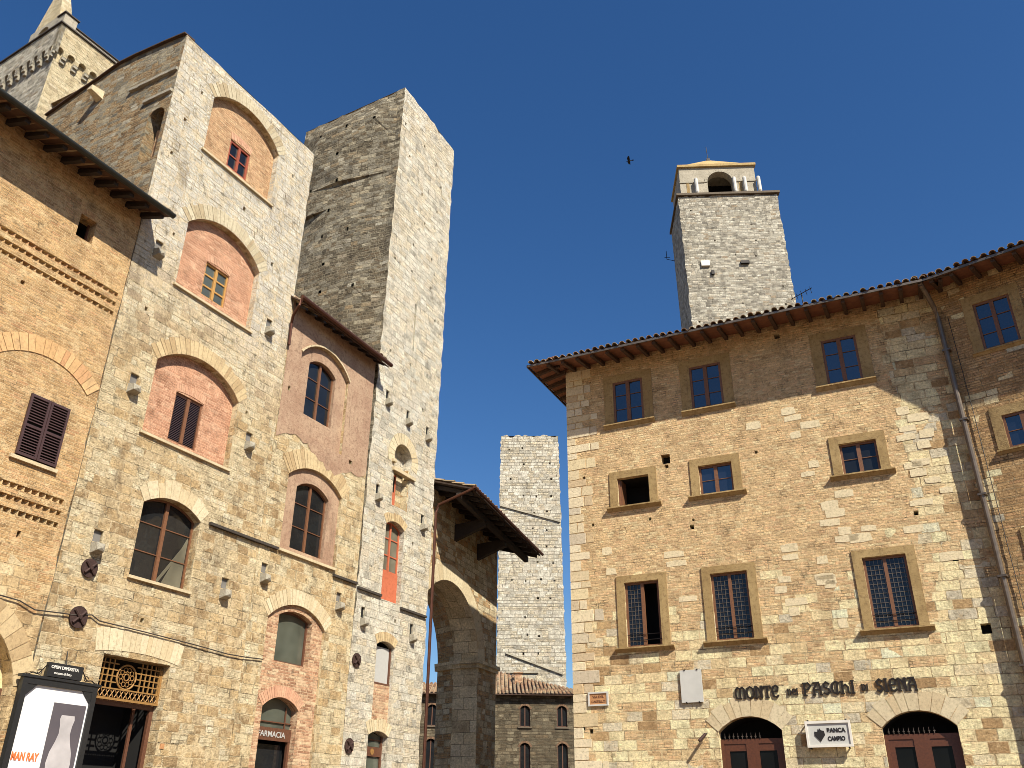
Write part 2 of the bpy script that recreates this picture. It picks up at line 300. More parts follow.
M['rust'] = simple('rusty_iron', S(62, 42, 36), 0.8, 0.3, 20, 0.2, bump=0.004)
M['copper'] = simple('brown_copper', S(92, 58, 44), 0.45, 0.2, 8, 0.6)
M['zinc'] = simple('dull_zinc', S(112, 100, 88), 0.45, 0.2, 8, 0.6)
M['gutter_dark'] = simple('dark_green_gutter', S(44, 46, 42), 0.5, 0.2, 8, 0.3)
M['brass'] = simple('gilded_ironwork', S(150, 112, 62), 0.6, 0.2, 20, 0.2)
M['black_paint'] = simple('black_painted_metal', S(34, 34, 34), 0.45, 0.15, 20)
M['white_paint'] = simple('white_painted_metal', S(214, 208, 196), 0.5, 0.06, 6)
M['paper'] = simple('white_paper', S(220, 218, 214), 0.5, 0.03, 2)
M['photo_grey'] = simple('grey_print', S(84, 78, 82), 0.5, 0.12, 1.5)
M['photo_pale'] = simple('pale_grey_print', S(176, 170, 168), 0.5, 0.15, 2.5)
M['orange_ink'] = simple('orange_ink', S(222, 110, 56), 0.6, 0.03, 4)
M['white_ink'] = simple('white_lettering', S(210, 206, 196), 0.6, 0.03, 4)
M['black_ink'] = simple('black_lettering', S(28, 24, 22), 0.6, 0.1, 4)
M['bronze_letter'] = simple('blackened_bronze', S(44, 36, 30), 0.5, 0.2, 20, 0.4)
M['terracotta_plaque'] = simple('terracotta_plaque', S(178, 128, 84), 0.7, 0.15, 10)
M['feather'] = simple('black_feathers', S(20, 18, 18), 0.8, 0.2, 20)
M['ground'] = masonry('brick_paving', (0.26, 0.1, 0.008, .05, .2, .003), None, None,
    [(0, S(96, 74, 58)), (0.5, S(116, 90, 72)), (1, S(130, 108, 88))], None, mortar=S(120, 104, 84), stain=S(96, 80, 64), stain_amt=0.3, bump=0.01)

def tile_mat():
    n = NT('terracotta_tiles'); uv, ob = n.uv(); g = n.t.nodes.new('ShaderNodeNewGeometry')
    c = n.ramp(g.outputs['Random Per Island'], [(0, S(104, 78, 58)), (0.3, S(140, 106, 78)), (0.6, S(156, 128, 98)), (0.8, S(120, 106, 84)), (1, S(166, 144, 114))])
    m = n.noise(ob, 9, 5, 0.7); c = n.mix(n.math('MULTIPLY', n.smooth(m, 0.48, 0.66), 0.6), c, S(104, 96, 78))
    n.put(n.b.inputs['Base Color'], c); n.b.inputs['Roughness'].default_value = 0.9; n.bump(m, 0.01); return n.m
M['tile'] = tile_mat()
def glass_mat(name, tint=(0.010, 0.011, 0.012), ior=1.5, rough=0.04):
    n = NT(name); uv, ob = n.uv()
    n.put(n.b.inputs['Base Color'], n.ramp(n.noise(ob, 1.3, 2), [(0.35, tint), (0.7, tuple(t * 1.6 for t in tint))]))
    n.b.inputs['Roughness'].default_value = rough; n.b.inputs['IOR'].default_value = ior
    n.bump(n.noise(ob, 2.2, 2), 0.004)
    return n.m
M['glass'] = glass_mat('window_glass')
M['glass_dim'] = glass_mat('unlit_door_glass', (0.006, 0.006, 0.006), 1.22, 0.15)
M['glass_sky'] = glass_mat('sky_reflecting_glass', (0.008, 0.01, 0.016), 2.1)
M['glass_pale'] = glass_mat('pale_window_glass', (0.11, 0.1, 0.07), 1.6)  # pale tint for a tower window and the drawn eave reflection
M['glass_shop'] = glass_mat('greenish_reflection_glass', (0.06, 0.065, 0.05), 1.7)  # greenish grey reflections put into the glass colour

# ------------------------------------------------------------------ mesh helpers
class MB:
    def __init__(s): s.v = []; s.f = []; s.m = []; s.uvm = {}; s.mode = None
    def add(s, vs, fs, m=0):
        o = len(s.v)
        if s.mode:
            for i in range(len(s.f), len(s.f) + len(fs)): s.uvm[i] = s.mode
        if True:
            pass
        s.v += [tuple(v) for v in vs]; s.f += [tuple(i + o for i in f) for f in fs]; s.m += [m] * len(fs); return s
    def box(s, x0, x1, y0, y1, z0, z1, m=0):
        return s.hexa([(x0, y0, z0), (x1, y0, z0), (x1, y1, z0), (x0, y1, z0), (x0, y0, z1), (x1, y0, z1), (x1, y1, z1), (x0, y1, z1)], m)
    def hexa(s, p, m=0):
        return s.add(p, [(0, 3, 2, 1), (4, 5, 6, 7), (0, 1, 5, 4), (1, 2, 6, 5), (2, 3, 7, 6), (3, 0, 4, 7)], m)
    def tube(s, pts, r, n=8, m=0, cap=True):
        pts = [Vector(p) for p in pts]; rings = []
        for i, p in enumerate(pts):
            d = ((pts[min(i + 1, len(pts) - 1)] - pts[max(i - 1, 0)])).normalized()
            up = Vector((0, 0, 1)) if abs(d.z) < 0.9 else Vector((1, 0, 0))
            a1 = d.cross(up).normalized(); a2 = a1.cross(d).normalized()
            rr = r[i] if isinstance(r, (list, tuple)) else r
            rings.append([p + (a1 * math.cos(2 * math.pi * k / n) + a2 * math.sin(2 * math.pi * k / n)) * rr for k in range(n)])
        vs = [v for rg in rings for v in rg]; fs = []
        for i in range(len(pts) - 1):
            for k in range(n): fs.append((i * n + k, i * n + (k + 1) % n, (i + 1) * n + (k + 1) % n, (i + 1) * n + k))
        if cap: fs.append(tuple(range(n))[::-1]); fs.append(tuple((len(pts) - 1) * n + k for k in range(n)))
        return s.add(vs, fs, m)
    def prism(s, loop, y0, y1, m=0):
        """loop of (x,z), extruded from y0 (front) to y1"""
        n = len(loop); vs = [(x, y0, z) for x, z in loop] + [(x, y1, z) for x, z in loop]
        fs = [tuple(range(n)), tuple(range(2 * n - 1, n - 1, -1))] + [(i, i + n, (i + 1) % n + n, (i + 1) % n) for i in range(n)]
        return s.add(vs, fs, m)
    def build(s, name, mats, parent=None, loc=(0, 0, 0), rot=0.0, smooth=False):
        if not isinstance(mats, (list, tuple)): mats = [mats]
        me = bpy.data.meshes.new(name); me.from_pydata(s.v, [], s.f)
        for mt in mats: me.materials.append(mt)
        me.polygons.foreach_set('material_index', s.m)
        uvl = me.uv_layers.new(name='UVMap')
        me.update()
        for p in me.polygons:
            nx, ny, nz = abs(p.normal.x), abs(p.normal.y), abs(p.normal.z)
            for li in p.loop_indices:
                c = me.vertices[me.loops[li].vertex_index].co
                md = s.uvm.get(p.index)
                if md: uvl.data[li].uv = (c.x, c.z) if md == 'xz' else (c.y + 37.3, c.z)
                elif nz > 0.75: uvl.data[li].uv = (c.x, c.y)
                elif ny >= nx: uvl.data[li].uv = (c.x, c.z)
                else: uvl.data[li].uv = (c.y + 37.3, c.z)
            p.use_smooth = smooth
        o = bpy.data.objects.new(name, me); COL.objects.link(o); o.location = loc; o.rotation_euler = (0, 0, rot)
        if parent: o.parent = parent
        return o

def thing(name, label, cat, loc=(0, 0, 0), rot=0.0, group=None):
    o = bpy.data.objects.new(name, None); COL.objects.link(o); o.location = loc; o.rotation_euler = (0, 0, rot); o.empty_display_size = 0.3
    o['label'] = label; o['category'] = cat
    if group: o['group'] = group
    return o
def tag(o, label, cat, group=None):
    o['label'] = label; o['category'] = cat
    if group: o['group'] = group
    return o

def arch(x0, x1, zs, zc, n=14):
    """points of a circular arch from (x1,zs) over the crown to (x0,zs)"""
    c = (x1 - x0) / 2; h = max(zc - zs, 1e-3); r = (c * c + h * h) / (2 * h); cx, cz = (x0 + x1) / 2, zc - r
    a1 = math.atan2(zs - cz, x1 - cx); a0 = math.atan2(zs - cz, x0 - cx)
    if a0 < a1: a0 += 2 * math.pi
    return [(cx + r * math.cos(a1 + (a0 - a1) * i / n), cz + r * math.sin(a1 + (a0 - a1) * i / n)) for i in range(n + 1)]
def archloop(x0, x1, z0, zs, zc, n=14): return [(x0, z0), (x1, z0)] + arch(x0, x1, zs, zc, n)
def rect(x0, x1, z0, z1): return [(x0, z0), (x1, z0), (x1, z1), (x0, z1)]

def sheet(mb, outer, holes, y=0.0, m=0):
    """flat wall sheet at depth y with openings (outer may carry its own y as third value)"""
    bm = bmesh.new(); es = []
    for lp in [outer] + holes:
        vs = [bm.verts.new((p[0], p[2] if len(p) > 2 else y, p[1])) for p in lp]
        es += [bm.edges.new((vs[i], vs[(i + 1) % len(vs)])) for i in range(len(vs))]
    bmesh.ops.triangle_fill(bm, use_beauty=True, use_dissolve=False, edges=es, normal=(0, -1, 0))
    bm.verts.index_update(); bm.normal_update()
    fs = []
    for f in bm.faces:
        ids = [v.index for v in f.verts]
        fs.append(tuple(ids if f.normal.y < 0 else ids[::-1]))
    mb.add([v.co[:] for v in bm.verts], fs, m); bm.free()

def reveal(mb, loop, y0, y1, m=0, back=None):
    n = len(loop); vs = [(x, y0, z) for x, z in loop] + [(x, y1, z) for x, z in loop]
    mb.add(vs, [(i, (i + 1) % n, (i + 1) % n + n, i + n) for i in range(n)], m)
    if back is not None: mb.add([(x, y1, z) for x, z in loop], [tuple(range(n))], back)

def jit(k, s): return (random.Random(k * 7919 + s).random() - 0.5) * 2

def building(parent, x0, x1, z1, depth, holes, mats, name='wall', z0=0.0, shear=0.0, rough=0.02, topfn=None, hole_depth=0.3, side_z=None, left_mat=0, seed=1, top_rough=0.03, step=0.33, left_holes=(), xjl=1.0):
    """front sheet with openings, ragged corners, sides, back, top. holes: list of (loop, depth, pocket)"""
    mb = MB(); zs = []; z = z0
    while z < z1 - 0.1: zs.append(z); z += step
    zs.append(z1)
    xl = lambda z: x0 + shear * z; xr = lambda z: x1 + shear * z
    L = [(xl(z) + rough * xjl * jit(i, seed), z, rough * abs(jit(i, seed + 1))) for i, z in enumerate(zs)]
    Rr = [(xr(z) + rough * jit(i, seed + 2), z, rough * abs(jit(i, seed + 3))) for i, z in enumerate(zs)]
    top = []
    nx = max(2, int((x1 - x0) / 0.4))
    tz = lambda u: topfn(u) if topfn else z1
    L[-1] = (xl(z1), tz(0), 0.0); Rr[-1] = (xr(z1), tz(1), 0.0)
    for i in range(1, nx):
        u = i / nx; top.append((xr(z1) + (xl(z1) - xr(z1)) * u, tz(1 - u) + top_rough * jit(i, seed + 5), 0.0))
    outer = L[:1] + Rr + top + L[:0:-1]
    outer = [L[0]] + Rr + top + [L[i] for i in range(len(L) - 1, 0, -1)]
    loops = [h[0] for h in holes]
    sheet(mb, outer, loops, 0.0, 0)
    for lp, d, pocket in holes:
        reveal(mb, lp, 0.0, d, 0)
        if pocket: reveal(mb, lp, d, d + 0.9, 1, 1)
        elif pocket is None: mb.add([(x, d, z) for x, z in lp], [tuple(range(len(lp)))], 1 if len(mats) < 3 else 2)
    # sides
    for arr, mat, sgn in ((L, left_mat, -1), (Rr, 0, 1)):
        xx = lambda z: (xl(z) if sgn < 0 else xr(z))
        if sgn < 0 and left_holes:
            continue
        m = len(arr); vs = [(x, y, z) for x, z, y in arr] + [(xx(z), depth, z) for x, z, y in arr]
        fs = [(i, i + 1, m + i + 1, m + i) if sgn > 0 else (i + 1, i, m + i, m + i + 1) for i in range(m - 1)]
        fs = [f[::-1] for f in fs]
        mb.add(vs, fs, mat)
    zt0, zt1 = tz(0), tz(1)
    mb.add([(xl(z0), depth, z0), (xr(z0), depth, z0), (xr(z1), depth, zt1), (xl(z1), depth, zt0)], [(3, 2, 1, 0)], 0)
    mb.add([(xl(z1), 0, zt0), (xr(z1), 0, zt1), (xr(z1), depth, zt1), (xl(z1), depth, zt0)], [(0, 1, 2, 3)], 0)
    return mb.build(name, mats, parent)

def ring(parent, x0, x1, zs, zc, thick, mat, n=None, y=-0.008, depth=0.05, vary=0.0, name='arch_ring', gap=0.012, lo=0.0, hi=1.0, seed=3):
    """voussoirs of an arch, every stone an island"""
    rnd = random.Random(seed)
    c = (x1 - x0) / 2; h = zc - zs; r = (c * c + h * h) / (2 * h); cx, cz = (x0 + x1) / 2, zc - r
    a1 = math.atan2(zs - cz, x1 - cx); a0 = math.atan2(zs - cz, x0 - cx)
    if a0 < a1: a0 += 2 * math.pi
    n = n or max(5, int((a0 - a1) * r / 0.16)); mb = MB(); g = gap / 2 / r
    ws = [0.7 + 0.6 * rnd.random() for _ in range(n)]; tot = sum(ws); cum = 0
    for i in range(n):
        b0 = a1 + (a0 - a1) * (lo + (hi - lo) * cum / tot) + g; cum += ws[i]; b1 = a1 + (a0 - a1) * (lo + (hi - lo) * cum / tot) - g
        t = thick * (1 + vary * (rnd.random() - 0.5) * 2); yy = y - 0.006 * rnd.random(); ri = r + 0.004
        p = []
        for rr in (ri, r + t):
            for b in (b0, b1): p.append((cx + rr * math.cos(b), cz + rr * math.sin(b)))
        q = [p[0], p[2], p[3], p[1]]
        mb.prism(q, yy, depth)
    return mb.build(name, mat, parent)

def window(parent, x0, x1, z0, z1, y, fm, gm, cols=2, rows=3, fw=0.055, mull=0.05, bars=0.022, crown=None, open_right=False, sill=None, sillmat=None, grid=False, leaf_open=None):
    """window part (wooden frame) > pane, sill. crown: z of arched crown above z1"""
    f = MB(); d0, d1 = y - 0.05, y + 0.04
    f.box(x0, x0 + fw, d0, d1, z0, z1); f.box(x1 - fw, x1, d0, d1, z0, z1); f.box(x0 + fw, x1 - fw, d0, d1, z0, z0 + fw)
    top = crown or z1
    if crown:
        a_ = arch(x0, x1, z1, crown, 12); b_ = arch(x0 + fw, x1 - fw, z1, crown - fw, 12)
        for i in range(12):
            f.prism([a_[i], a_[i + 1], b_[i + 1], b_[i]], d0, d1)
    else: f.box(x0 + fw, x1 - fw, d0, d1, z1 - fw, z1)
    xm = (x0 + x1) / 2
    if cols == 2:
        f.box(xm - mull, xm + mull, d0 - 0.012, d1, z0 + fw, top - fw * 0.5)
    for k in range(cols):
        xa = x0 + fw if k == 0 else xm + mull; xb = x1 - fw if (k == cols - 1) else xm - mull
        if open_right and k == 1: continue
        for rr in range(1, rows):
            zz = z0 + (top - z0) * rr / rows
            f.box(xa, xb, d0 + 0.015, d1 - 0.01, zz - bars / 2, zz + bars / 2)
    w_ = f.build('window', fm, parent)
    g = MB(); loop = [(x0 + 0.01, z0 + 0.01), (x1 - 0.01, z0 + 0.01)] + (arch(x0 + 0.01, x1 - 0.01, z1, crown - 0.01, 12) if crown else [(x1 - 0.01, z1 - 0.01), (x0 + 0.01, z1 - 0.01)])
    if open_right:
        loop = rect(x0 + 0.01, xm, z0 + 0.01, z1 - 0.01)
        op = MB(); w0 = x1 - fw - xm           # the open leaf, swung inwards
        op.box(x1 - fw - 0.05, x1 - fw, d1, d1 + w0, z0 + fw, z1 - fw)
        op.build('open_leaf', fm, w_)
    g.prism(loop, y - 0.01, y + 0.012); g.build('pane', gm, w_)
    if sill:
        so, sh, sx = sill   # overhang out, height, side overhang
        s_ = MB(); s_.box(x0 - sx, x1 + sx, -so, y - 0.052, z0 - sh, z0 - 0.004)
        s_.build('sill', sillmat or M['cornice'], w_)
    return w_

def corbel(parent, x, z, w_=0.26, out=0.2):
    b = MB(); h = 0.24; ww = w_ / 2
    j = [random.uniform(-0.02, 0.02) for _ in range(8)]
    b.add([(x - ww + j[0], 0.02, z - h * .5), (x + ww + j[1], 0.02, z - h * .5), (x + ww + j[2], 0.02, z + h * .55), (x - ww + j[3], 0.02, z + h * .55),
           (x - ww + 0.03 + j[4], -out, z - h * .22), (x + ww - 0.03 + j[5], -out, z - h * .28), (x + ww - 0.02, -out + 0.03, z + h * .5 + j[6]), (x - ww + 0.02, -out + 0.03, z + h * .5 + j[7]),
           (x, -out - 0.04, z)],
          [(3, 2, 6, 7), (0, 1, 5, 4)[::-1], (1, 2, 6, 5), (0, 4, 7, 3), (4, 5, 8), (5, 6, 8), (6, 7, 8), (7, 4, 8)])
    return b.build('corbel', M['corbel'], parent)

def rafters(parent, xs, y_out, y_in, z_out, z_in, wdt=0.1, hgt=0.14, mat=None, drop=0.02):
    for x in xs:
        b = MB(); w2 = wdt / 2
        b.hexa([(x - w2, y_out, z_out - hgt * 0.7), (x + w2, y_out, z_out - hgt * 0.7), (x + w2, y_in, z_in - hgt), (x - w2, y_in, z_in - hgt),
                (x - w2, y_out, z_out - drop), (x + w2, y_out, z_out - drop), (x + w2, y_in, z_in - drop), (x - w2, y_in, z_in - drop)])
        b.build('rafter', mat or M['wood'], parent)

def tiles(parent, x0, x1, y0, z0, y1, z1, pitch=0.25, tl=0.42, name='roof_tiles', z0b=None, hip=None):
    """rows of barrel tiles climbing from the eave (y0,z0) to (y1,z1); hip trims each column"""
    mb = MB(); n = int((x1 - x0) / pitch); L = math.hypot(y1 - y0, z1 - z0); rows = max(1, int(L / tl)); rnd = random.Random(5)
    for i in range(n):
        cx = x0 + (i + 0.5) * pitch + rnd.uniform(-.015, .015)
        zo = 0 if z0b is None else (z0b - z0) * i / n
        for j in range(rows):
            t0, t1 = j / rows, (j + 1.12) / rows
            if hip and not hip(cx, y0 + (y1 - y0) * t0): continue
            r0, r1 = pitch * 0.36 * rnd.uniform(.92, 1.08), pitch * 0.30
            sag = rnd.uniform(-.018, .018) + .03 * math.sin(cx * .9) * math.sin(cx * .37 + 1)
            ya, yb = y0 + (y1 - y0) * t0 - 0.07 * rnd.random(), y0 + (y1 - y0) * t1; za, zb = z0 + (z1 - z0) * t0 + zo + 0.03 + sag, z0 + (z1 - z0) * t1 + zo + 0.0
            vs = []
            for (yy, zz, rr) in ((ya, za, r0), (yb, zb, r1)):
                for k in range(7):
                    an = math.pi * k / 6; vs.append((cx - rr * math.cos(an), yy, zz + rr * 0.85 * math.sin(an)))
            for (yy, zz, rr) in ((ya, za, r0 - 0.018), (yb, zb, r1 - 0.018)):
                for k in range(7):
                    an = math.pi * k / 6; vs.append((cx - rr * math.cos(an), yy, zz + rr * 0.85 * math.sin(an)))
            fs = [(k, k + 1, 8 + k, 7 + k) for k in range(6)] + [(14 + k + 1, 14 + k, 21 + k, 22 + k) for k in range(6)] + [(k, 14 + k, 15 + k, k + 1) for k in range(6)]
            mb.add(vs, fs)
            # channel tile between
            if j == 0 or True:
                c2 = cx + pitch / 2
                mb.add([(c2 - pitch * .3, ya + .02, za - 0.0), (c2, ya + .02, za - .05), (c2 + pitch * .3, ya + .02, za), (c2 - pitch * .3, yb, zb - 0.0), (c2, yb, zb - .05), (c2 + pitch * .3, yb, zb)],
                       [(0, 1, 4, 3), (1, 2, 5, 4)])
    return mb.build(name, M['tile'], parent, smooth=False)

def putlogs(rnd, x0, x1, z0, z1, dx, dz, avoid, prob=0.6, s=0.11):
    out = []
    z = z0
    while z < z1:
        x = x0 + rnd.random() * dx * .6
        while x < x1:
            if rnd.random() < prob:
                xx, zz, w2, h2 = x + rnd.uniform(-.15, .15), z + rnd.uniform(-.12, .12), s * rnd.uniform(.35, .6), s * rnd.uniform(.5, .8)
                if x0 < xx < x1 and all(not (a0 - .3 < xx < a1 + .3 and b0 - .3 < zz < b1 + .3) for a0, a1, b0, b1 in avoid):
                    out.append((rect(xx - w2, xx + w2, zz - h2, zz + h2), 0.3, None)); avoid.append((xx - w2, xx + w2, zz - h2, zz + h2))
            x += dx
        z += dz
    return out
def bb(lp): xs = [p[0] for p in lp]; zs = [p[1] for p in lp]; return (min(xs), max(xs), min(zs), max(zs))

def text(body, size, mat, parent, x, z, y=-0.01, name='lettering', bold=0.0, ext=0.004, align='LEFT', sx=1.0):
    cu = bpy.data.curves.new('txt', 'FONT'); cu.body = body; cu.size = size; cu.offset = bold; cu.extrude = ext; cu.align_x = align
    to = bpy.data.objects.new('txt', cu); COL.objects.link(to)
    bpy.context.view_layer.update()
    me = bpy.data.meshes.new_from_object(to.evaluated_get(bpy.context.evaluated_depsgraph_get()))
    bpy.data.objects.remove(to); bpy.data.curves.remove(cu)
    me.name = name; me.materials.clear(); me.materials.append(mat)
    for v in me.vertices:
        cx, cy, cz = v.co; v.co = (x + cx * sx, y - cz, z + cy)
    o = bpy.data.objects.new(name, me); COL.objects.link(o); o.parent = parent
    return o

# ------------------------------------------------------------------ frames of the two facades
ROT_L = R_(90 - 27.8); ORG_L = Vector((-15.03788, 7.92857, 0))
ROT_R = R_(90 - 116.03); ORG_R = Vector((12.28757, 25.1598, 0))
def atL(x, y=0, z=0): return ORG_L + Matrix.Rotation(ROT_L, 3, 'Z') @ Vector((x, y, z))
def atR(x, y=0, z=0): return ORG_R + Matrix.Rotation(ROT_R, 3, 'Z') @ Vector((x, y, z))

# ------------------------------------------------------------------ setting
g = MB(); g.add([(-600, -400, 0), (600, -400, 0), (600, 900, 0), (-600, 900, 0)], [(0, 1, 2, 3)])
go = g.build('ground', M['ground']); go['kind'] = 'structure'

KR = 0.9  # palace group: locations and meshes scaled about the camera by this factor
XB = {}
_build = MB.build
CAM_SCALE = {}      # things whose meshes are scaled about the camera: (factor, camera height)
def cam_scale_of(o):
    while o is not None:
        if o.name in CAM_SCALE: return CAM_SCALE[o.name]
        o = o.parent
    return None
def build2(s, name, mats, parent=None, loc=(0, 0, 0), rot=0.0, smooth=False):
    xb = XB.get(parent.name, 0.0) if parent is not None else 0.0
    u = cam_scale_of(parent)
    if u:
        if parent.name in XB or parent.parent is not None: x_ = xb if parent.name in XB else XB.get(parent.parent.name, 0.0)
        else: x_ = 0.0
        s.v = [((x - x_) * u[0], y * u[0], u[1] + (z - u[1]) * u[0]) for x, y, z in s.v]
    elif parent is not None and parent.name in XB: loc = (loc[0] - xb, loc[1], loc[2])
    return _build(s, name, mats, parent, loc, rot, smooth)
MB.build = build2
def thingL(name, label, cat, xb, group=None, y=0.0):
    t = thing(name, label, cat, atL(xb, 0, 0), ROT_L, group); XB[t.name] = xb; return t
def thingR(name, label, cat, xb, group=None):
    p_ = atR(xb, 0, 0) * KR; t = thing(name, label, cat, p_, ROT_R, group); XB[t.name] = xb; CAM_SCALE[t.name] = (KR, 1.6); return t
_text = text
def text(*a, **k):
    o = _text(*a, **k); p = o.parent
    u = cam_scale_of(p)
    if u:
        for v in o.data.vertices: v.co = ((v.co.x - XB.get(p.name, 0)) * u[0], v.co.y * u[0], u[1] + (v.co.z - u[1]) * u[0])
    elif p is not None and p.name in XB: o.location.x -= XB[p.name]
    return o
rnd = random.Random(11)
WD = [M['tower_house'], M['dark']]

# ================================================================== brick house at the far left
bh = thingL('brick_house', 'golden brick house with dogtooth bands and dark louvred shutters at far left', 'house', 7.0)
smallw = rect(10.06, 10.5, 13.93, 14.56)
lowarch = archloop(8.0, 11.33, 0.0, 3.9, 5.25, 18)
holes = [(smallw, 0.35, True), (lowarch, 0.45, True)]
for z in (13.05, 12.79, 12.53): holes.append((rect(2.2, 11.5, z - .055, z + .055), 0.12, False))
for z in (7.72, 7.46, 7.2): holes.append((rect(8.6, 11.44, z - .055, z + .055), 0.12, False))
av = [bb(h[0]) for h in holes] + [(9.0, 11.6, 8.2, 11.3)]
holes += putlogs(rnd, 3, 11.2, 5.5, 15, 1.5, 1.3, av, 0.3, 0.09)
building(bh, 1.5, 11.62, 15.75, 9, holes, [M['brick_house'], M['dark']], seed=21)
for zs_, xa, xe in (((13.05, 12.79, 12.53), 2.2, 11.5), ((7.72, 7.46, 7.2), 8.6, 11.44)):
    for z in zs_:
        b = MB(); x = xa; b.add([(xa, .115, z - .055), (xe, .115, z - .055), (xe, .115, z + .055), (xa, .115, z + .055)], [(0, 1, 2, 3)])
        while x < xe - 0.16:     # bricks laid at 45 degrees
            j = rnd.uniform(-.008, .008)
            b.add([(x + .012, .11, z - .053), (x + .083, .012 + j, z - .053), (x + .154, .11, z - .053), (x + .012, .11, z + .053), (x + .083, .012 + j, z + .053), (x + .154, .11, z + .053)],
                  [(0, 1, 4, 3), (1, 2, 5, 4), (0, 2, 1), (3, 4, 5)])
            x += 0.166
        b.build('dogtooth_band', M['brick_house'], bh)
ring(bh, 9.1, 11.35, 10.25, 10.7, 0.4, M['voussoir_brick'], n=17, y=-0.012, name='relieving_arch')
ring(bh, 8.0, 11.33, 3.9, 5.25, 0.45, M['voussoir'], n=19, name='shop_arch')
b = MB(); b.prism([(8.0, 3.88), (11.33, 3.88)] + arch(8.0, 11.33, 3.9, 5.25, 18), 0.32, 0.4); b.build('tympanum', M['cream_plaster'], bh)
b = MB(); b.box(8.0, 11.33, .3, .44, 3.76, 3.878); b.box(9.6, 9.7, .3, .44, 0, 3.76); b.box(11.22, 11.33, .3, .44, 0, 3.76); d = b.build('shop_door', M['frame_dark'], bh)
b = MB(); b.box(8.0, 11.22, .36, .39, 0.1, 3.76); b.build('pane', M['glass_shop'], d)
b = MB(); b.box(10.06, 10.5, .25, .3, 14.03, 14.06); b.box(10.06, 10.1, .25, .3, 13.93, 14.56); b.box(10.46, 10.5, .25, .3, 13.93, 14.56); wv = b.build('window', M['frame_dark'], bh)
b = MB(); b.box(10.1, 10.46, .28, .3, 13.93, 14.1); b.build('pane', M['glass'], wv)
ring(bh, 10.06, 10.5, 14.57, 14.62, 0.12, M['voussoir_brick'], n=8, name='window_lintel')
for xa in (10.06, 10.54):          # two leaves of the shutter
    b = MB(); xe = xa + .465
    b.box(xa, xa + .05, -.085, -.03, 8.36, 9.74); b.box(xe - .05, xe, -.085, -.03, 8.36, 9.74)
    for z0 in (8.36, 9.0, 9.68): b.box(xa + .05, xe - .05, -.083, -.032, z0, z0 + .06)
    z = 8.44
    while z < 9.66:
        if not 8.96 < z < 9.06:
            b.hexa([(xa + .05, -.085, z), (xe - .05, -.085, z), (xe - .05, -.045, z + .035), (xa + .05, -.045, z + .035),
                    (xa + .05, -.083, z + .012), (xe - .05, -.083, z + .012), (xe - .05, -.043, z + .047), (xa + .05, -.043, z + .047)])
        z += .062
    b.box(xa + .05, xe - .05, -.03, -.022, 8.36, 9.74, 1)
    b.build('shutter', [M['shutter'], M['dark']], bh)
b = MB(); b.box(9.98, 11.08, -.06, 0, 8.26, 8.34); b.build('sill', M['cornice'], bh)
# eaves of the brick house
b = MB(); b.hexa([(1.3, -.86, 15.34), (11.82, -.86, 15.34), (11.82, .3, 15.76), (1.3, .3, 15.76), (1.3, -.86, 15.38), (11.82, -.86, 15.38), (11.82, .3, 15.8), (1.3, .3, 15.8)])
b.build('soffit', M['soffit_brown'], bh)
rafters(bh, [11.62 - .47 * i for i in range(18)], -.80, .2, 15.33, 15.72, 0.12, 0.17, M['wood_dark'])
tiles(bh, 1.3, 11.84, -.88, 15.36, 7.5, 18.3)
b = MB()
prof = [(-.94 + .085 * math.cos(t), 15.38 + .085 * math.sin(t)) for t in [math.pi + math.pi * i / 8 for i in range(9)]]
vs = [(x, y, z) for x in (1.2, 11.86) for y, z in prof] + [(x, (y + .94) * .85 - .94, (z - 15.38) * .85 + 15.38) for x in (1.2, 11.86) for y, z in prof]
fs = [(i, i + 1, 10 + i, 9 + i) for i in range(8)] + [(18 + i + 1, 18 + i, 27 + i, 28 + i) for i in range(8)] + [tuple(list(range(9, 18)))[::1]]
b.add(vs, fs); b.build('gutter', M['gutter_dark'], bh)

# ================================================================== tower house
th = thingL('tower_house', 'tall stone tower house with three brick-filled arched niches above a dark grilled doorway', 'tower house', 14.5)
n1 = archloop(13.01, 15.86, 18.9, 20.9, 21.56); n2 = archloop(13.04, 15.86, 14.3, 16.33, 16.98); n3 = archloop(12.99, 15.88, 10.02, 12.0, 12.62)
w4 = archloop(13.46, 15.27, 6.6, 8.36, 8.66); dr = rect(13.25, 15.12, 0.0, 4.82)
HC = [(12.31, 14.75), (12.47, 10.89), (16.46, 10.88), (16.56, 14.63), (12.45, 6.94), (16.41, 6.75)]
holes = [(n1, .2, False), (n2, .2, False), (n3, .2, False), (w4, .3, True), (dr, .4, True)]
for cx, cz in HC: holes.append((rect(cx - .12, cx + .12, cz + .16, cz + .44), 0.07, None))
av = [bb(h[0]) for h in holes]
av += [(cx - .3, cx + .3, cz - .4, cz + .6) for cx, cz in HC]
holes += putlogs(rnd, 12, 17.2, 5.6, 21.5, 1.4, 1.25, av, 0.35, 0.09)
topf = lambda u: 22.15 + 0.03 * u
building(th, 11.64, 17.44, 22.17, 6.0, holes, [M['tower_house'], M['dark'], M['slate']], seed=31, topfn=topf, left_holes=(1,), xjl=0.0, top_rough=0.05)
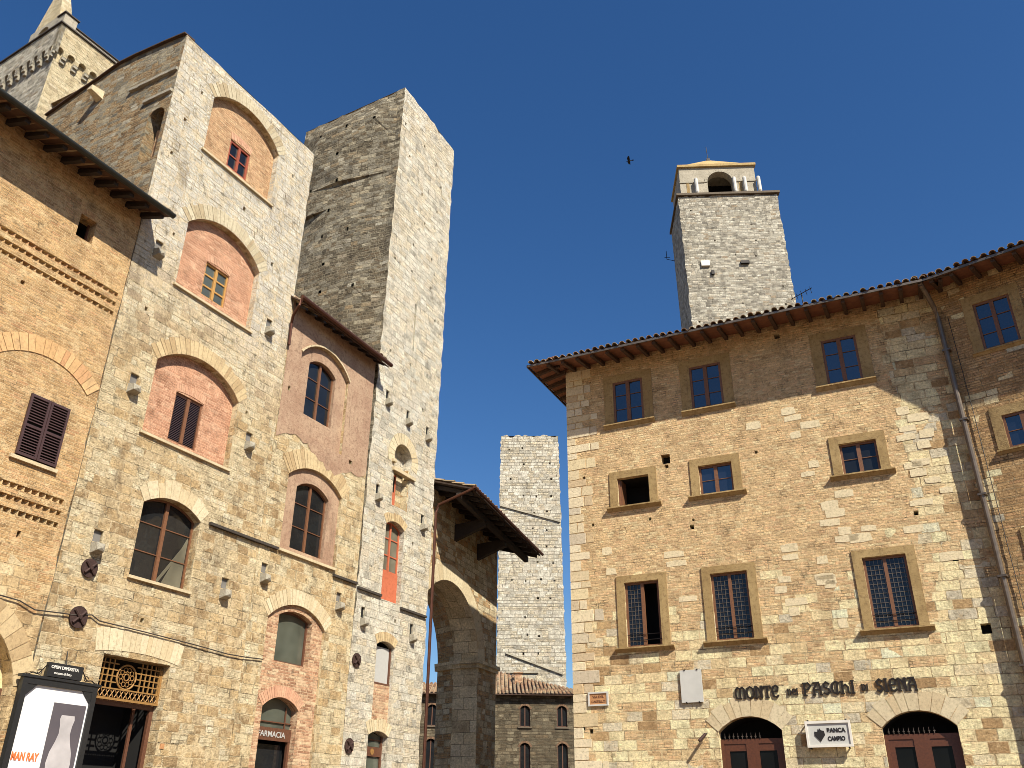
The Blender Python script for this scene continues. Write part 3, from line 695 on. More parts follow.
# its greyer left side, built in its own frame (x' = -y)
sb = MB()
zs = [0 + .5 * i for i in range(44)] + [22.15]
prof = [(0, 22.15), (-1.0, 22.25), (-2.0, 22.32), (-2.9, 22.33), (-3.6, 22.15), (-4.4, 22.0), (-5.2, 21.8), (-6.0, 21.6)]
outer = [(-6.0, 0), (0, 0)] + prof
sn = archloop(-.82, -.16, 17.6, 19.1, 19.5)
sheet(sb, outer, [sn]); reveal(sb, sn, 0, .5, 0); reveal(sb, sn, .5, .9, 1, 1)
side = sb.build('side_wall', [M['house_side'], M['dark']], th, loc=(11.64, 0, 0), rot=-math.pi / 2)
b = MB()
for i in range(len(prof) - 1):
    (xa, za), (xb_, zb) = prof[i], prof[i + 1]
    o_ = -.07 - .03 * rnd.random(); b.hexa([(xb_, o_, zb), (xa, o_, za), (xa, .3, za + .02), (xb_, .3, zb + .02), (xb_, o_, zb + .04), (xa, o_, za + .04), (xa, .3, za + .08), (xb_, .3, zb + .08)])
b.build('roof_edge', M['wood'], side)
for q_ in ((-1.95, 20.74), (-1.15, 19.92)):
    b = MB(); xx_ = q_[0]; k_ = 0
    while xx_ < -.1:
        w_ = rnd.uniform(.2, .42); xe_ = min(xx_ + w_, -.02); b.hexa([(xx_, -.07 - .03 * rnd.random(), q_[1]), (xe_ - .01, -.07, q_[1] + rnd.uniform(-.02, .02)), (xe_ - .01, .02, q_[1]), (xx_, .02, q_[1]), (xx_, -.08, q_[1] + .09), (xe_ - .01, -.08, q_[1] + .1), (xe_ - .01, .02, q_[1] + .12), (xx_, .02, q_[1] + .12)]); xx_ = xe_ + .005 if xe_ < -.03 else 0
    b.build('stone_ledge', M['corbel'], side)
b = MB(); b.hexa([(-3.52, -.4, 21.24), (-3.3, -.4, 21.2), (-3.26, 0, 21.1), (-3.55, 0, 21.1), (-3.5, -.36, 21.38), (-3.3, -.4, 21.36), (-3.26, 0, 21.4), (-3.55, 0, 21.4)]); b.build('corbel', M['voussoir_pale'], side)
b = MB(); b.box(-.72, -.3, .3, .34, 17.6, 19.0); b.build('niche_backing', M['orange_brick'], side)

def niche_panel(parent, loop, y, hole, mat, whole_depth=0.12, name='brick_infill'):
    b = MB(); sheet(b, loop, [hole], y, 0); reveal(b, hole, y, y + whole_depth, 0); reveal(b, hole, y + whole_depth, y + whole_depth + .6, 1, 1)
    return b.build(name, [mat, M['dark']], parent)
niche_panel(th, n1, .2, rect(14.06, 14.9, 19.2, 20.22), M['orange_brick'])
niche_panel(th, n2, .2, rect(14.06, 14.94, 14.62, 15.7), M['pink_brick'])
niche_panel(th, n3, .2, rect(13.92, 14.86, 10.2, 11.54), M['pink_brick'])
window(th, 14.06, 14.9, 19.2, 20.22, .28, M['frame_red'], M['glass'], rows=2, fw=.07, mull=.045, bars=.04)
window(th, 14.06, 14.94, 14.62, 15.7, .29, M['frame_ochre'], M['glass_shop'], rows=3, fw=.05, mull=.045, bars=.05)
window(th, 13.92, 14.86, 10.2, 11.54, .29, M['frame_wood'], M['glass'], rows=1, fw=.05, mull=.05)
b = MB(); z = 10.25                                # louvre net behind the third niche's window
while z < 11.5: b.box(13.97, 14.81, .25, .262, z, z + .012); z += .045
b.build('louvres', M['shutter'], th)
for x0_, x1_, zs_, zc_ in ((14.06, 14.9, 20.23, 20.27), (14.06, 14.94, 15.71, 15.76), (13.92, 14.86, 11.55, 11.6)):
    ring(th, x0_, x1_, zs_, zc_, .24, M['brick_pink_arch'], n=15, y=.192, depth=.21, name='brick_lintel', gap=.008)
for lp, zs_, zc_ in ((n1, 20.9, 21.56), (n2, 16.33, 16.98), (n3, 12.0, 12.62)):
    xs = [p[0] for p in lp]; ring(th, min(xs), max(xs), zs_, zc_, .42, M['voussoir'] if zs_ < 14 else M['voussoir_grey'], n=24, vary=.12, name='niche_arch')
    b = MB(); z0 = min(p[1] for p in lp); b.box(min(xs) - .08, max(xs) + .05, -.07, .19, z0 - .07, z0 - .004); b.build('niche_sill', M['cornice'], th)
window(th, 13.46, 15.27, 6.6, 8.36, .27, M['frame_wood'], M['glass'], rows=3, fw=.05, mull=.05, bars=.022, crown=8.66, sill=(.07, .07, .04))
b = MB(); b.prism([(14.6, 6.68), (15.2, 6.68), (15.2, 8.0)], .255, .258); b.prism([(14.43, 6.72), (14.5, 6.68), (15.2, 7.75), (15.2, 7.9)], .25, .254)  # pale diagonals laid on the pane as the eave's reflection
b.build('eave_reflection', M['glass_pale'], th)
ring(th, 13.46, 15.27, 8.36, 8.66, .42, M['voussoir_pale'], n=9, vary=.15, name='window_arch')
ring(th, 13.0, 15.35, 4.84, 4.95, .5, M['voussoir_pale'], n=15, vary=.08, name='door_lintel')
for cx, cz in HC: corbel(th, cx, cz)
b = MB(); b.box(15.54, 18.12, -.09, 0.02, 8.37, 8.44); b.build('drip_strip', M['lead'], th)
def tie_plate(parent, x, z, r):
    b = MB(); loop = [(x + r * math.cos(t), z + r * 1.05 * math.sin(t)) for t in [2 * math.pi * i / 20 for i in range(20)]]
    b.prism(loop[::-1], -.05, -.015)
    for s in (1, -1):
        d = r * .62; b.tube([(x - d, -.07, z - d * s), (x + d, -.07, z + d * s)], .03, 6)
    b.tube([(x, -.11, z), (x, 0, z)], .045, 8)
    return b.build('tie_plate', M['rust'], parent)
tie_plate(th, 12.4, 6.5, .2); tie_plate(th, 12.4, 5.44, .22)
# doorway: gilded grille over dark glazed door
gr = MB(); X0, X1, Z0, Z1 = 13.25, 15.12, 3.98, 4.72; yg = .22
gr.box(X0, X1, yg - .03, yg + .03, Z0 - .05, Z0); gr.box(X0, X1, yg - .02, yg + .02, Z0 + .17, Z0 + .2); gr.box(X1 - .06, X1, yg - .02, yg + .02, Z0, Z1)
cx, cz, rr = 14.13, 4.44, .26
for i in range(14):
    x = X0 + .1 + i * .13
    if abs(x - cx) > rr + .02: gr.box(x - .012, x + .012, yg - .015, yg + .015, Z0 + .2, Z1 + .06)
for z in (4.3, 4.43, 4.56, 4.69):
    gr.box(X0, cx - rr, yg - .013, yg + .013, z - .012, z + .012); gr.box(cx + rr, X1, yg - .013, yg + .013, z - .012, z + .012)
for i in range(15):
    x = X0 + .03 + i * .125
    gr.tube([(x, yg, Z0 + .01), (x + .09, yg, Z0 + .16)], .012, 5); gr.tube([(x + .09, yg, Z0 + .01), (x, yg, Z0 + .16)], .012, 5)
circ = lambda cx, cz, r, n=24, y=yg: [(cx + r * math.cos(2 * math.pi * i / n), y, cz + r * math.sin(2 * math.pi * i / n)) for i in range(n + 1)]
gr.tube(circ(cx, cz, rr), .022, 6, cap=False); gr.tube(circ(cx, cz, .07), .016, 6, cap=False)
for i in range(10):
    t = 2 * math.pi * i / 10; gr.tube(circ(cx + .16 * math.cos(t), cz + .16 * math.sin(t), .05, 10), .01, 5, cap=False)
gr.build('door_grille', M['brass'], th)
b = MB(); b.box(13.25, 13.35, .3, .38, 0, 3.93); b.box(15.02, 15.12, .3, .38, 0, 3.93); b.box(14.75, 14.82, .55, .6, 0, 3.9); b.box(13.35, 15.02, .3, .38, 3.83, 3.93); b.build('door', M['frame_dark'], th)
b = MB(); b.box(15.22, 15.33, -.02, 0.0, 3.02, 3.13); b.build('house_number', M['terracotta_plaque'], th)

# ================================================================== plastered middle house
ph = thingL('plastered_house', 'narrow middle house with pink plaster under its eaves, tall arched windows and the pharmacy door', 'house', 19.7)
nA = archloop(18.1, 20.5, 12.1, 14.7, 15.32); nB = archloop(18.23, 20.74, 8.46, 10.7, 11.18)
bC = archloop(18.14, 20.57, 0.0, 6.55, 7.05)
HC = [(17.76, 7.47), (21.07, 7.36)]
holes = [(nA, .1, False), (nB, .1, False), (bC, .08, False)]
for cx, cz in HC: holes.append((rect(cx - .12, cx + .12, cz + .16, cz + .44), 0.07, None))
holes += [(rect(17.7, 17.8, 13.2, 13.35), .2, None), (rect(20.9, 21.05, 11.9, 12.1), .2, None)]
avoid = [bb(h[0]) for h in holes] + [(17, 18, 6, 8.5), (20.6, 21.6, 6, 8.5)]
pl_holes = putlogs(rnd, 17.7, 21.6, .6, 11.2, 1.3, 1.2, avoid, 0.3, 0.09)
building(ph, 17.44, 21.86, 16.45, 6.0, holes + pl_holes, [M['plastered_house'], M['dark'], M['slate']], seed=41, rough=0.0)
b = MB(); lower = [(17.46 + (21.84 - 17.46) * i / 22, 11.62 + .12 * jit(i, 9) + .25 * math.sin(i * .35)) for i in range(23)]
ol = lower + [(21.84, 16.44), (17.46, 16.44)]
# plaster coat a centimetre proud, with the niche cut out
sheet(b, ol, [nA, rect(17.7, 17.8, 13.2, 13.35), rect(20.9, 21.05, 11.95, 12.08)], -.014); reveal(b, nA, -.014, .0)
b.build('plaster_coat', M['pink_plaster'], ph)
hA = archloop(18.62, 19.95, 12.82, 14.6, 14.86); niche_panel(ph, nA, .1, hA, M['pink_plaster'], .2, 'plaster_panel')
hB = archloop(18.74, 20.24, 8.62, 10.48, 10.76); niche_panel(ph, nB, .1, hB, M['pink_plaster'], .2, 'plaster_panel')
window(ph, 18.62, 19.95, 12.82, 14.6, .26, M['frame_wood'], M['glass'], rows=3, fw=.05, mull=.045, crown=14.86)
window(ph, 18.74, 20.24, 8.62, 10.48, .26, M['frame_wood'], M['glass'], rows=3, fw=.05, mull=.045, crown=10.76)
b = MB(); b.box(18.95, 19.1, .262, .266, 8.85, 9.05); b.build('window_notice', M['paper'], ph)
ring(ph, 18.1, 20.5, 14.7, 15.32, .06, M['cornice'], n=16, y=-.05, name='hood_mould')
ring(ph, 18.23, 20.74, 10.7, 11.18, .55, M['voussoir'], n=22, vary=.1, name='niche_arch')
b = MB(); b.box(18.18, 20.72, -.08, .09, 8.38, 8.455); b.build('niche_sill', M['cornice'], ph)
ring(ph, 18.14, 20.57, 6.55, 7.05, .42, M['voussoir_pale'], n=24, vary=.06, name='infill_arch')
# brick infill with shop window and pharmacy door
hC = archloop(18.66, 20.08, 5.46, 6.7, 6.88); hF = archloop(18.45, 19.88, 0.0, 4.28, 4.56)
b = MB(); sheet(b, bC, [hC, hF], .08)
for lp in (hC, hF): reveal(b, lp, .08, .4, 0); reveal(b, lp, .4, 1.2, 1, 1)
b.build('brick_infill', [M['shop_brick'], M['dark']], ph)
ring(ph, 18.45, 19.88, 4.28, 4.56, .3, M['brick_pink_arch'], n=24, y=.07, depth=.1, name='door_arch', gap=.008)
window(ph, 18.66, 20.08, 5.46, 6.7, .3, M['frame_dark'], M['glass_shop'], cols=1, rows=1, fw=.06, crown=6.88)
b = MB(); b.box(18.45, 19.88, .24, .3, 3.48, 3.8); b.box(18.45, 18.52, .25, .33, 0, 3.48); b.box(19.8, 19.88, .25, .33, 0, 3.48); b.box(18.45, 19.88, .27, .3, 3.93, 3.96); b.box(19.6, 19.64, .27, .3, 3.8, 4.35)
dd = b.build('door_frame', M['frame_dark'], ph)
b = MB(); b.prism([(18.46, 3.8), (19.87, 3.8)] + arch(18.46, 19.87, 4.28, 4.55), .31, .33); b.build('pane', M['glass_shop'], dd)
b = MB(); b.box(18.56, 19.79, .42, .45, 0.1, 3.4); b.build('door', M['glass'], ph)
text('FARMACIA', .2, M['white_blind'], ph, 18.56, 3.57, .232, 'shop_lettering', .002, sx=1.12)
for cx, cz in HC: corbel(ph, cx, cz, .26)
b = MB(); b.box(20.66, 21.82, -.09, 0.02, 8.2, 8.27); b.build('drip_strip', M['lead'], ph)
b = MB(); b.hexa([(17.3, -.5, 15.98), (22.0, -.5, 15.86), (22.0, .3, 16.4), (17.3, .3, 16.5), (17.3, -.5, 16.02), (22.0, -.5, 15.9), (22.0, .3, 16.44), (17.3, .3, 16.54)])
b.build('soffit', M['soffit_brown'], ph)
rafters(ph, [17.6 + .46 * i for i in range(10)], -.44, .2, 15.95, 16.38, .11, .15, M['wood_dark'])
tiles(ph, 17.3, 22.0, -.52, 16.02, 4.5, 18.2)
b = MB(); b.tube([(17.2, -.56, 16.08), (22.05, -.56, 15.96)], .075, 10); b.tube([(17.22, -.56, 16.02), (17.2, -.5, 15.8), (17.3, -.2, 15.55), (17.4, -.08, 15.35), (17.42, -.08, 14.6)], .045, 8); b.build('gutter', M['copper'], ph)

# ================================================================== tall tower
tt = thingL('tall_tower', 'tall roofless square tower, pale in front and dark grey on its left side', 'tower', 23.9)
tn = archloop(23.42, 24.44, 11.33, 13.0, 13.72, 16); hD = archloop(23.2, 24.28, 8.06, 10.6, 10.78, 8); hE = archloop(23.18, 24.16, 4.2, 6.62, 6.76, 8); hG = archloop(23.08, 24.12, 0, 3.92, 4.06, 8)
slit = [(24.02, 19.3), (24.14, 19.3), (24.14, 19.72), (24.08, 19.86), (24.02, 19.72)]
HC = [(22.71, 14.89), (24.04, 14.65), (22.57, 11.29), (25.37, 11.03), (25.38, 14.52), (22.32, 7.11), (25.08, 7.08)]
holes = [(tn, .38, False), (hD, .3, True), (hE, .22, True), (hG, .3, True), (slit, .4, None), (rect(24.03, 24.12, 17.7, 19.25), .05, False)]
for cx, cz in HC: holes.append((rect(cx - .1, cx + .1, cz + .16, cz + .5), 0.07, None))
av = [bb(h[0]) for h in holes] + [(cx - .3, cx + .3, cz - .4, cz + .6) for cx, cz in HC]
holes += putlogs(rnd, 22.4, 25.7, .8, 29, 1.25, 1.35, av, 0.75, 0.1)
def tower_building(parent, x0, x1, z1, depth, holes, mats, shl, shr, seed, topfn=None, left_mat=2, back_drop=0.0, rough=.03, side_holes=None, name='wall'):
    mb = MB(); zs = [i * .3 for i in range(int(z1 / .3))] + [z1]
    xl = lambda z: x0 + shl * z; xr = lambda z: x1 + shr * z
    A = [(xl(z) + rough * jit(i, seed), 0.0, z) for i, z in enumerate(zs)]
    B = [(xr(z) + rough * jit(i, seed + 2), 0.0, z) for i, z in enumerate(zs)]
    tz = topfn or (lambda u: z1)
    A[-1] = (xl(tz(0)), 0.0, tz(0)); B[-1] = (xr(tz(1)), 0.0, tz(1))
    nx = int((x1 - x0) / .33)
    top = [(B[-1][0] + (A[-1][0] - B[-1][0]) * i / nx, tz(1 - i / nx) + rough * 2.2 * jit(i, seed + 5), 0.0) for i in range(1, nx)]
    outer = [(p[0], p[2], p[1]) for p in B]; outer = [(A[0][0], A[0][2], A[0][1])] + outer + top + [(p[0], p[2], p[1]) for p in A[:0:-1]]
    sheet(mb, outer, [h[0] for h in holes])
    for lp, d, pocket in holes:
        reveal(mb, lp, 0.0, d, 0)
        if pocket: reveal(mb, lp, d, d + 0.9, 1, 1)
        elif pocket is None: mb.add([(x, d, z) for x, z in lp], [tuple(range(len(lp)))], 1)
        else: mb.add([(x, d, z) for x, z in lp], [tuple(range(len(lp)))], 0)
    # sides with ragged back corners
    ny = int(depth / .33)
    for arr, f, sg, mat in ((A, xl, -1, left_mat), (B, xr, 1, 0)):
        Bk = [(f(z), depth + rough * jit(i, seed + 9), z) for i, z in enumerate(zs)]
        zb_ = arr[-1][2] - back_drop; Bk[-1] = (f(zb_), depth, zb_)
        tp = []
        for k in range(2, ny):
            zt_ = arr[-1][2] - back_drop * k / ny + rough * 2.0 * jit(k, seed + 12); tp.append((f(zt_), depth * k / ny, zt_))
        mb.mode = 'yz'
        E_ = [(f(p[2]), .3, p[2]) for i, p in enumerate(arr)]; m0 = len(arr)
        mb.add(arr + E_, [((i + 1, i, m0 + i, m0 + i + 1) if sg < 0 else (i, i + 1, m0 + i + 1, m0 + i)) for i in range(m0 - 1)], mat)
        arr = E_
        # side drawn as sheet in its own plane: use x'=-y for left, y for right
        sm = MB(); s_ = -1 if sg < 0 else 1
        if sg < 0: out2 = [(-p[1], p[2], p[0] - x0) for p in [Bk[0]] + arr + tp + Bk[:0:-1]]
        else: out2 = [(p[1], p[2], -(p[0] - x1)) for p in [arr[0]] + Bk + tp[::-1] + arr[:0:-1]]
        sh = (side_holes or []) if sg < 0 else []
        sheet(sm, out2, [h[0] for h in sh])
        for lp, d, pk in sh: reveal(sm, lp, shl * lp[0][1], d + .3, 0); sm.add([(x, d + .3, z) for x, z in lp], [tuple(range(len(lp)))], 1)
        v2 = [((x0 + y, -x, z) if sg < 0 else (x1 - y, x, z)) for x, y, z in sm.v]
        o = len(mb.v); mb.v += v2; mb.uvm.update({len(mb.f) + i: 'yz' for i in range(len(sm.f))}); mb.f += [tuple(i + o for i in f_) for f_ in sm.f]; mb.m += [mat if m_ == 0 else 1 for m_ in sm.m]
        mb.mode = None
        if sg < 0: BL = Bk
        else: BR = Bk
    mb.add([A[-1], B[-1], BR[-1], BL[-1]], [(0, 1, 2, 3)], 0)
    mb.add([BL[0], BR[0], BR[-1], BL[-1]], [(3, 2, 1, 0)], 0)
    return mb.build(name, mats, parent)
sh_ = [(lp, .1, None) for lp, _, _ in putlogs(rnd, -4.9, -.7, 17, 28.4, 1.5, 1.4, [], 0.7, 0.12)]
tower_building(tt, 21.8, 25.86, 29.66, 5.35, holes, [M['tall_tower'], M['dark'], M['tower_side']], .0147, .0147, 51, lambda u: 29.66 - .3 * u, back_drop=.25, rough=.045, side_holes=sh_)
ring(tt, 23.42, 24.44, 13.0, 13.72, .4, M['voussoir_pale'], n=15, vary=.05, name='niche_arch')
b = MB(); b.box(23.3, 24.66, -.1, .1, 12.56, 12.68); b.box(23.25, 23.42, -.1, .0, 12.86, 12.98); b.build('stone_lintel', M['cornice'], tt)
b = MB(); b.box(23.42, 24.44, .2, .36, 12.7, 12.85); b.box(23.42, 24.44, .3, .378, 11.33, 12.6); b.build('niche_backing', M['gateway'], tt)
b = MB(); b.box(23.42, 23.86, .2, .26, 11.34, 11.9); b.box(23.42, 23.5, .2, .26, 11.9, 12.56); b.box(23.8, 23.86, .2, .26, 11.9, 12.56); wd = b.build('window', M['orange_paint'], tt)
b = MB(); b.box(23.5, 23.8, .22, .24, 11.9, 12.5); b.build('pane', M['glass'], wd)
window(tt, 23.2, 24.28, 9.05, 10.6, .24, M['orange_paint'], M['glass_pale'], rows=3, fw=.06, mull=.035, crown=10.78, bars=.04)
b = MB(); b.box(23.2, 24.28, .16, .29, 8.06, 9.05); b.build('parapet_panel', M['orange_paint'], tt)
b = MB(); b.box(23.18, 24.16, .1, .22, 4.2, 5.44); b.build('brick_infill', M['shop_brick'], tt)
b = MB(); b.box(23.18, 24.16, .17, .2, 5.5, 6.6); wn_ = b.build('window_blind', M['white_blind'], tt)
b = MB(); b.box(23.18, 23.24, .12, .168, 5.46, 6.62); b.box(24.1, 24.16, .12, .168, 5.46, 6.62); b.box(23.18, 24.16, .1, .168, 5.445, 5.5); b.build('frame', M['frame_dark'], wn_)
ring(tt, 23.18, 24.16, 6.62, 6.76, .3, M['voussoir'], n=11, name='window_arch'); ring(tt, 23.08, 24.12, 3.92, 4.06, .36, M['voussoir_pale'], n=11, vary=.1, name='door_arch'); ring(tt, 23.2, 24.28, 10.6, 10.78, .3, M['voussoir'], n=11, vary=.1, name='window_arch')
b = MB(); b.box(23.08, 23.16, .2, .28, 0, 3.95); b.box(24.04, 24.12, .2, .28, 0, 3.95); b.box(23.16, 24.04, .2, .28, 3.35, 3.62); b.box(23.16, 24.04, .22, .28, 3.8, 3.84)
df = b.build('door_frame', M['frame_dark'], tt)
b = MB(); b.prism(rect(23.16, 24.04, 0.1, 3.34), .25, .27); b.prism([(23.16, 3.63), (24.04, 3.63), (24.04, 3.94), (23.6, 4.04), (23.16, 3.94)], .25, .27); b.build('pane', M['glass_shop'], df)
b = MB(); b.prism([(23.6 + .09 * math.cos(2 * math.pi * i / 14), 3.485 + .09 * math.sin(2 * math.pi * i / 14)) for i in range(14)][::-1], .185, .198); b.build('emblem', M['brass'], df)
for cx, cz in HC: corbel(tt, cx, cz, .24)
tie_plate(tt, 22.16, 5.97, .2); tie_plate(tt, 22.15, 3.55, .2)
b = MB(); b.box(21.9, 23.15, -.09, 0.03, 8.1, 8.17); b.build('drip_strip', M['lead'], tt)
b = MB(); b.box(24.3, 25.86, -.09, 0.03, 7.92, 7.99); b.build('drip_strip', M['lead'], tt)

# thin cable across the fronts
cb = MB(); cp = [(8.5, 5.56), (9.6, 5.48), (10.59, 5.52), (10.99, 5.50), (11.36, 5.39), (12.09, 5.45), (12.2, 5.45), (12.7, 5.54), (12.92, 5.45), (14.12, 5.43), (15.69, 5.39), (16.81, 5.34), (17.5, 5.36), (18.1, 5.4)]
cb.tube([(x - 13, -.05, z) for x, z in cp], .014, 5)
co = cb.build('wall_cable', M['lead'], None, loc=atL(13), rot=ROT_L); tag(co, 'thin dark cable strung along the stone wall above the grilled doorway', 'cable')

# ================================================================== gateway
RG = R_(90 - 22.5); gt = thing('gateway', 'shadowed stone gateway with one round arch under a broad overhanging roof', 'gateway', (-3.112, 30.977, 0), RG)
gl = archloop(-.45, 4.85, 0, 7.1, 9.75, 28); gl2 = archloop(-.9, 5.32, 0, 7.1, 10.2, 28)
mb = MB()
outer = [(-1.6, 0)] + [(-.45, 0)] ; loopf = gl
front = [(-1.6, 0), (-.45, 0)] + gl[:1:-1] + [(4.85, 0), (6.65, 0), (6.65, 12.9), (-1.6, 12.9)]
sheet(mb, front, [], 0.0, 0)
back = [(-1.6, 0), (-.9, 0)] + gl2[:1:-1] + [(5.32, 0), (6.65, 0), (6.65, 12.9), (-1.6, 12.9)]
sheet(mb, back, [], 2.0, 0)
n = len(gl)
mb.add([(x, 0, z) for x, z in gl] + [(x, 1.05, z) for x, z in gl], [(i, (i + 1) % n, (i + 1) % n + n, i + n) for i in range(1, n)], 1)
mb.add([(x, 1.05, z) for x, z in gl] + [(x, 2.0, z) for x, z in gl2], [(i, (i + 1) % n, (i + 1) % n + n, i + n) for i in range(1, n)], 0)
mb.add([(6.65, 0, 0), (6.65, 2, 0), (6.65, 2, 12.9), (6.65, 0, 12.9)], [(0, 1, 2, 3)]); mb.add([(-1.6, 0, 0), (-1.6, 2, 0), (-1.6, 2, 12.9), (-1.6, 0, 12.9)], [(3, 2, 1, 0)])
mb.add([(-1.6, 0, 12.9), (6.65, 0, 12.9), (6.65, 2, 12.9), (-1.6, 2, 12.9)], [(0, 1, 2, 3)])
mb.build('wall', [M['gateway'], M['ashlar']], gt)
ring(gt, -.45, 4.85, 7.1, 9.749, .62, M['voussoir_pale'], n=27, name='arch_ring', y=-.02)
b = MB(); b.box(4.7, 6.78, -.13, 0, 7.12, 7.26); b.box(4.76, 6.72, -.08, 0, 6.98, 7.12); b.box(4.7, 4.85, 0, 1.05, 7.12, 7.26); b.box(4.76, 4.85, 0, 1.05, 6.98, 7.12)
b.hexa([(4.76, 1.05, 6.98), (4.86, 1.05, 6.98), (5.33, 2.0, 6.98), (5.2, 2.06, 6.98), (4.7, 1.05, 7.26), (4.86, 1.05, 7.26), (5.33, 2.0, 7.26), (5.14, 2.06, 7.26)])
b.build('impost_moulding', M['ashlar'], gt)
zl = lambda x: 12.58 - .095 * x
b = MB(); b.hexa([(.05, -1.8, zl(.05) - .06), (7.12, -1.8, zl(7.12) - .06), (7.12, 2.4, zl(7.12) + 1.25), (.05, 2.4, zl(.05) + 1.25), (.05, -1.8, zl(.05)), (7.12, -1.8, zl(7.12)), (7.12, 2.4, zl(7.12) + 1.31), (.05, 2.4, zl(.05) + 1.31)])
b.build('soffit', M['soffit_dark'], gt)
for i in range(12):
    x = .3 + i * .6; b = MB(); b.hexa([(x - .06, -1.72, zl(x) - .2), (x + .06, -1.72, zl(x) - .2), (x + .06, .0, zl(x) + .3), (x - .06, 0, zl(x) + .3), (x - .06, -1.72, zl(x) - .07), (x + .06, -1.72, zl(x) - .07), (x + .06, 0, zl(x) + .46), (x - .06, 0, zl(x) + .46)]); b.build('rafter', M['wood_dark'], gt)
b = MB(); b.hexa([(.1, -1.3, zl(.1) - .32), (7.0, -1.3, zl(7.0) - .32), (7.0, -1.12, zl(7) - .32), (.1, -1.12, zl(.1) - .32), (.1, -1.3, zl(.1) - .1), (7.0, -1.3, zl(7.0) - .1), (7.0, -1.12, zl(7) - .1), (.1, -1.12, zl(.1) - .1)]); b.build('eaves_beam', M['wood_dark'], gt)
for x in (2.45, 4.6):
    b = MB(); b.hexa([(x - .1, -1.25, zl(x) - .5), (x + .1, -1.25, zl(x) - .5), (x + .1, 0, zl(x) - .95), (x - .1, 0, zl(x) - .95), (x - .1, -1.25, zl(x) - .2), (x + .1, -1.25, zl(x) - .2), (x + .1, 0, zl(x) - .3), (x - .1, 0, zl(x) - .3)]); b.build('bracket', M['wood_dark'], gt)
tiles(gt, .0, 7.2, -1.84, zl(0) + .02, 2.4, zl(0) + 1.35, z0b=zl(7.2) + .02)
b = MB(); b.tube([(.0, -1.9, zl(0) + .0), (7.15, -1.9, zl(7.15) + .0)], .06, 8)
inv = gt.matrix_basis.inverted() if False else (Matrix.Translation((-3.112, 30.977, 0)) @ Matrix.Rotation(RG, 4, 'Z')).inverted()
pp = [(.05, -1.88, zl(0) - .04)] + [tuple(inv @ atL(*q)) for q in ((26.1, -.2, 12.1), (26.06, -.12, 11.8), (26.06, -.12, 0))]
b.tube(pp, .055, 8); b.build('drainpipe', M['copper'], gt)

# ================================================================== palace on the right
pa = thingR('palace', 'broad stone and brick building with three rows of framed windows and two arched ground-floor doors', 'building', -4.8)
cols = [(-9.45, -8.3), (-6.52, -5.38), (-1.9, -.78)]
W = []
for i, (a0, a1) in enumerate(cols):
    W += [(a0, a1, 14.7, 16.4, 'top', i), (a0, a1, 11.51, 12.56, 'mid', i), (a0 + .06 if i < 2 else a0 + .1, a1 + .1 if i < 2 else a1 + .2, 6.7, 8.82, 'low', i)]
d1 = archloop(-6.67, -4.8, 0, 4.05, 4.46); d2 = archloop(-2.06, -.14, 0, 4.02, 4.44)
holes = [(rect(x0, x1, z0, z1), .16, True) for x0, x1, z0, z1, k, i in W] + [(d1, .3, True), (d2, .3, True)]
for hx, hz, s_ in ((-7.64, 13.03, .16), (-7.62, 12.75, .06), (-4.52, 12.76, .05), (-8.35, 10.94, .05), (-6.92, 10.47, .07), (-6.85, 10.7, .04), (-10.72, 12.81, .05), (-10.44, 11.0, .05), (-10.81, 9.11, .05), (-10.55, 7.13, .06), (-10.66, 5.92, .04), (-.06, 10.01, .06), (.72, 8.54, .08), (1.1, 6.5, .13), (-3.3, 16.95, .09), (-11.0, 4.3, .05), (-10.75, 4.2, .06)):
    holes.append((rect(hx - s_, hx + s_, hz - s_ * 1.1, hz + s_ * 1.1), .3, None))
building(pa, -11.33, 1.9, 17.42, 14.0, holes, [M['palace'], M['dark']], seed=61, rough=.02, z0=-.2)
def surround(parent, x0, x1, z0, z1, t, top, proud=.045, sill=(.16, .15, .12), slope=.05, name='window_surround'):
    b = MB(); b.box(x0 - t, x0 - .003, -proud, .02, z0, z1 + top); b.box(x1 + .003, x1 + t, -proud, .02, z0, z1 + top); b.box(x0 - .003, x1 + .003, -proud, .02, z1 + .003, z1 + top)
    o = b.build(name, M['sand_frame'], parent)
    s = MB(); so, sh, sx = sill
    s.hexa([(x0 - t - sx, -.02, z0 - sh), (x1 + t + sx, -.02, z0 - sh), (x1 + t + sx, .02, z0 - sh), (x0 - t - sx, .02, z0 - sh), (x0 - t - sx, -so, z0 - .004), (x1 + t + sx, -so, z0 - .004), (x1 + t + sx, .02, z0 - .004), (x0 - t - sx, .02, z0 - .004)])
    s.box(x0 - t - sx, x1 + t + sx, -so, -so + .02, z0 - .05, z0 - .004)
    s.build('sill', M['sand_frame'], parent); return o
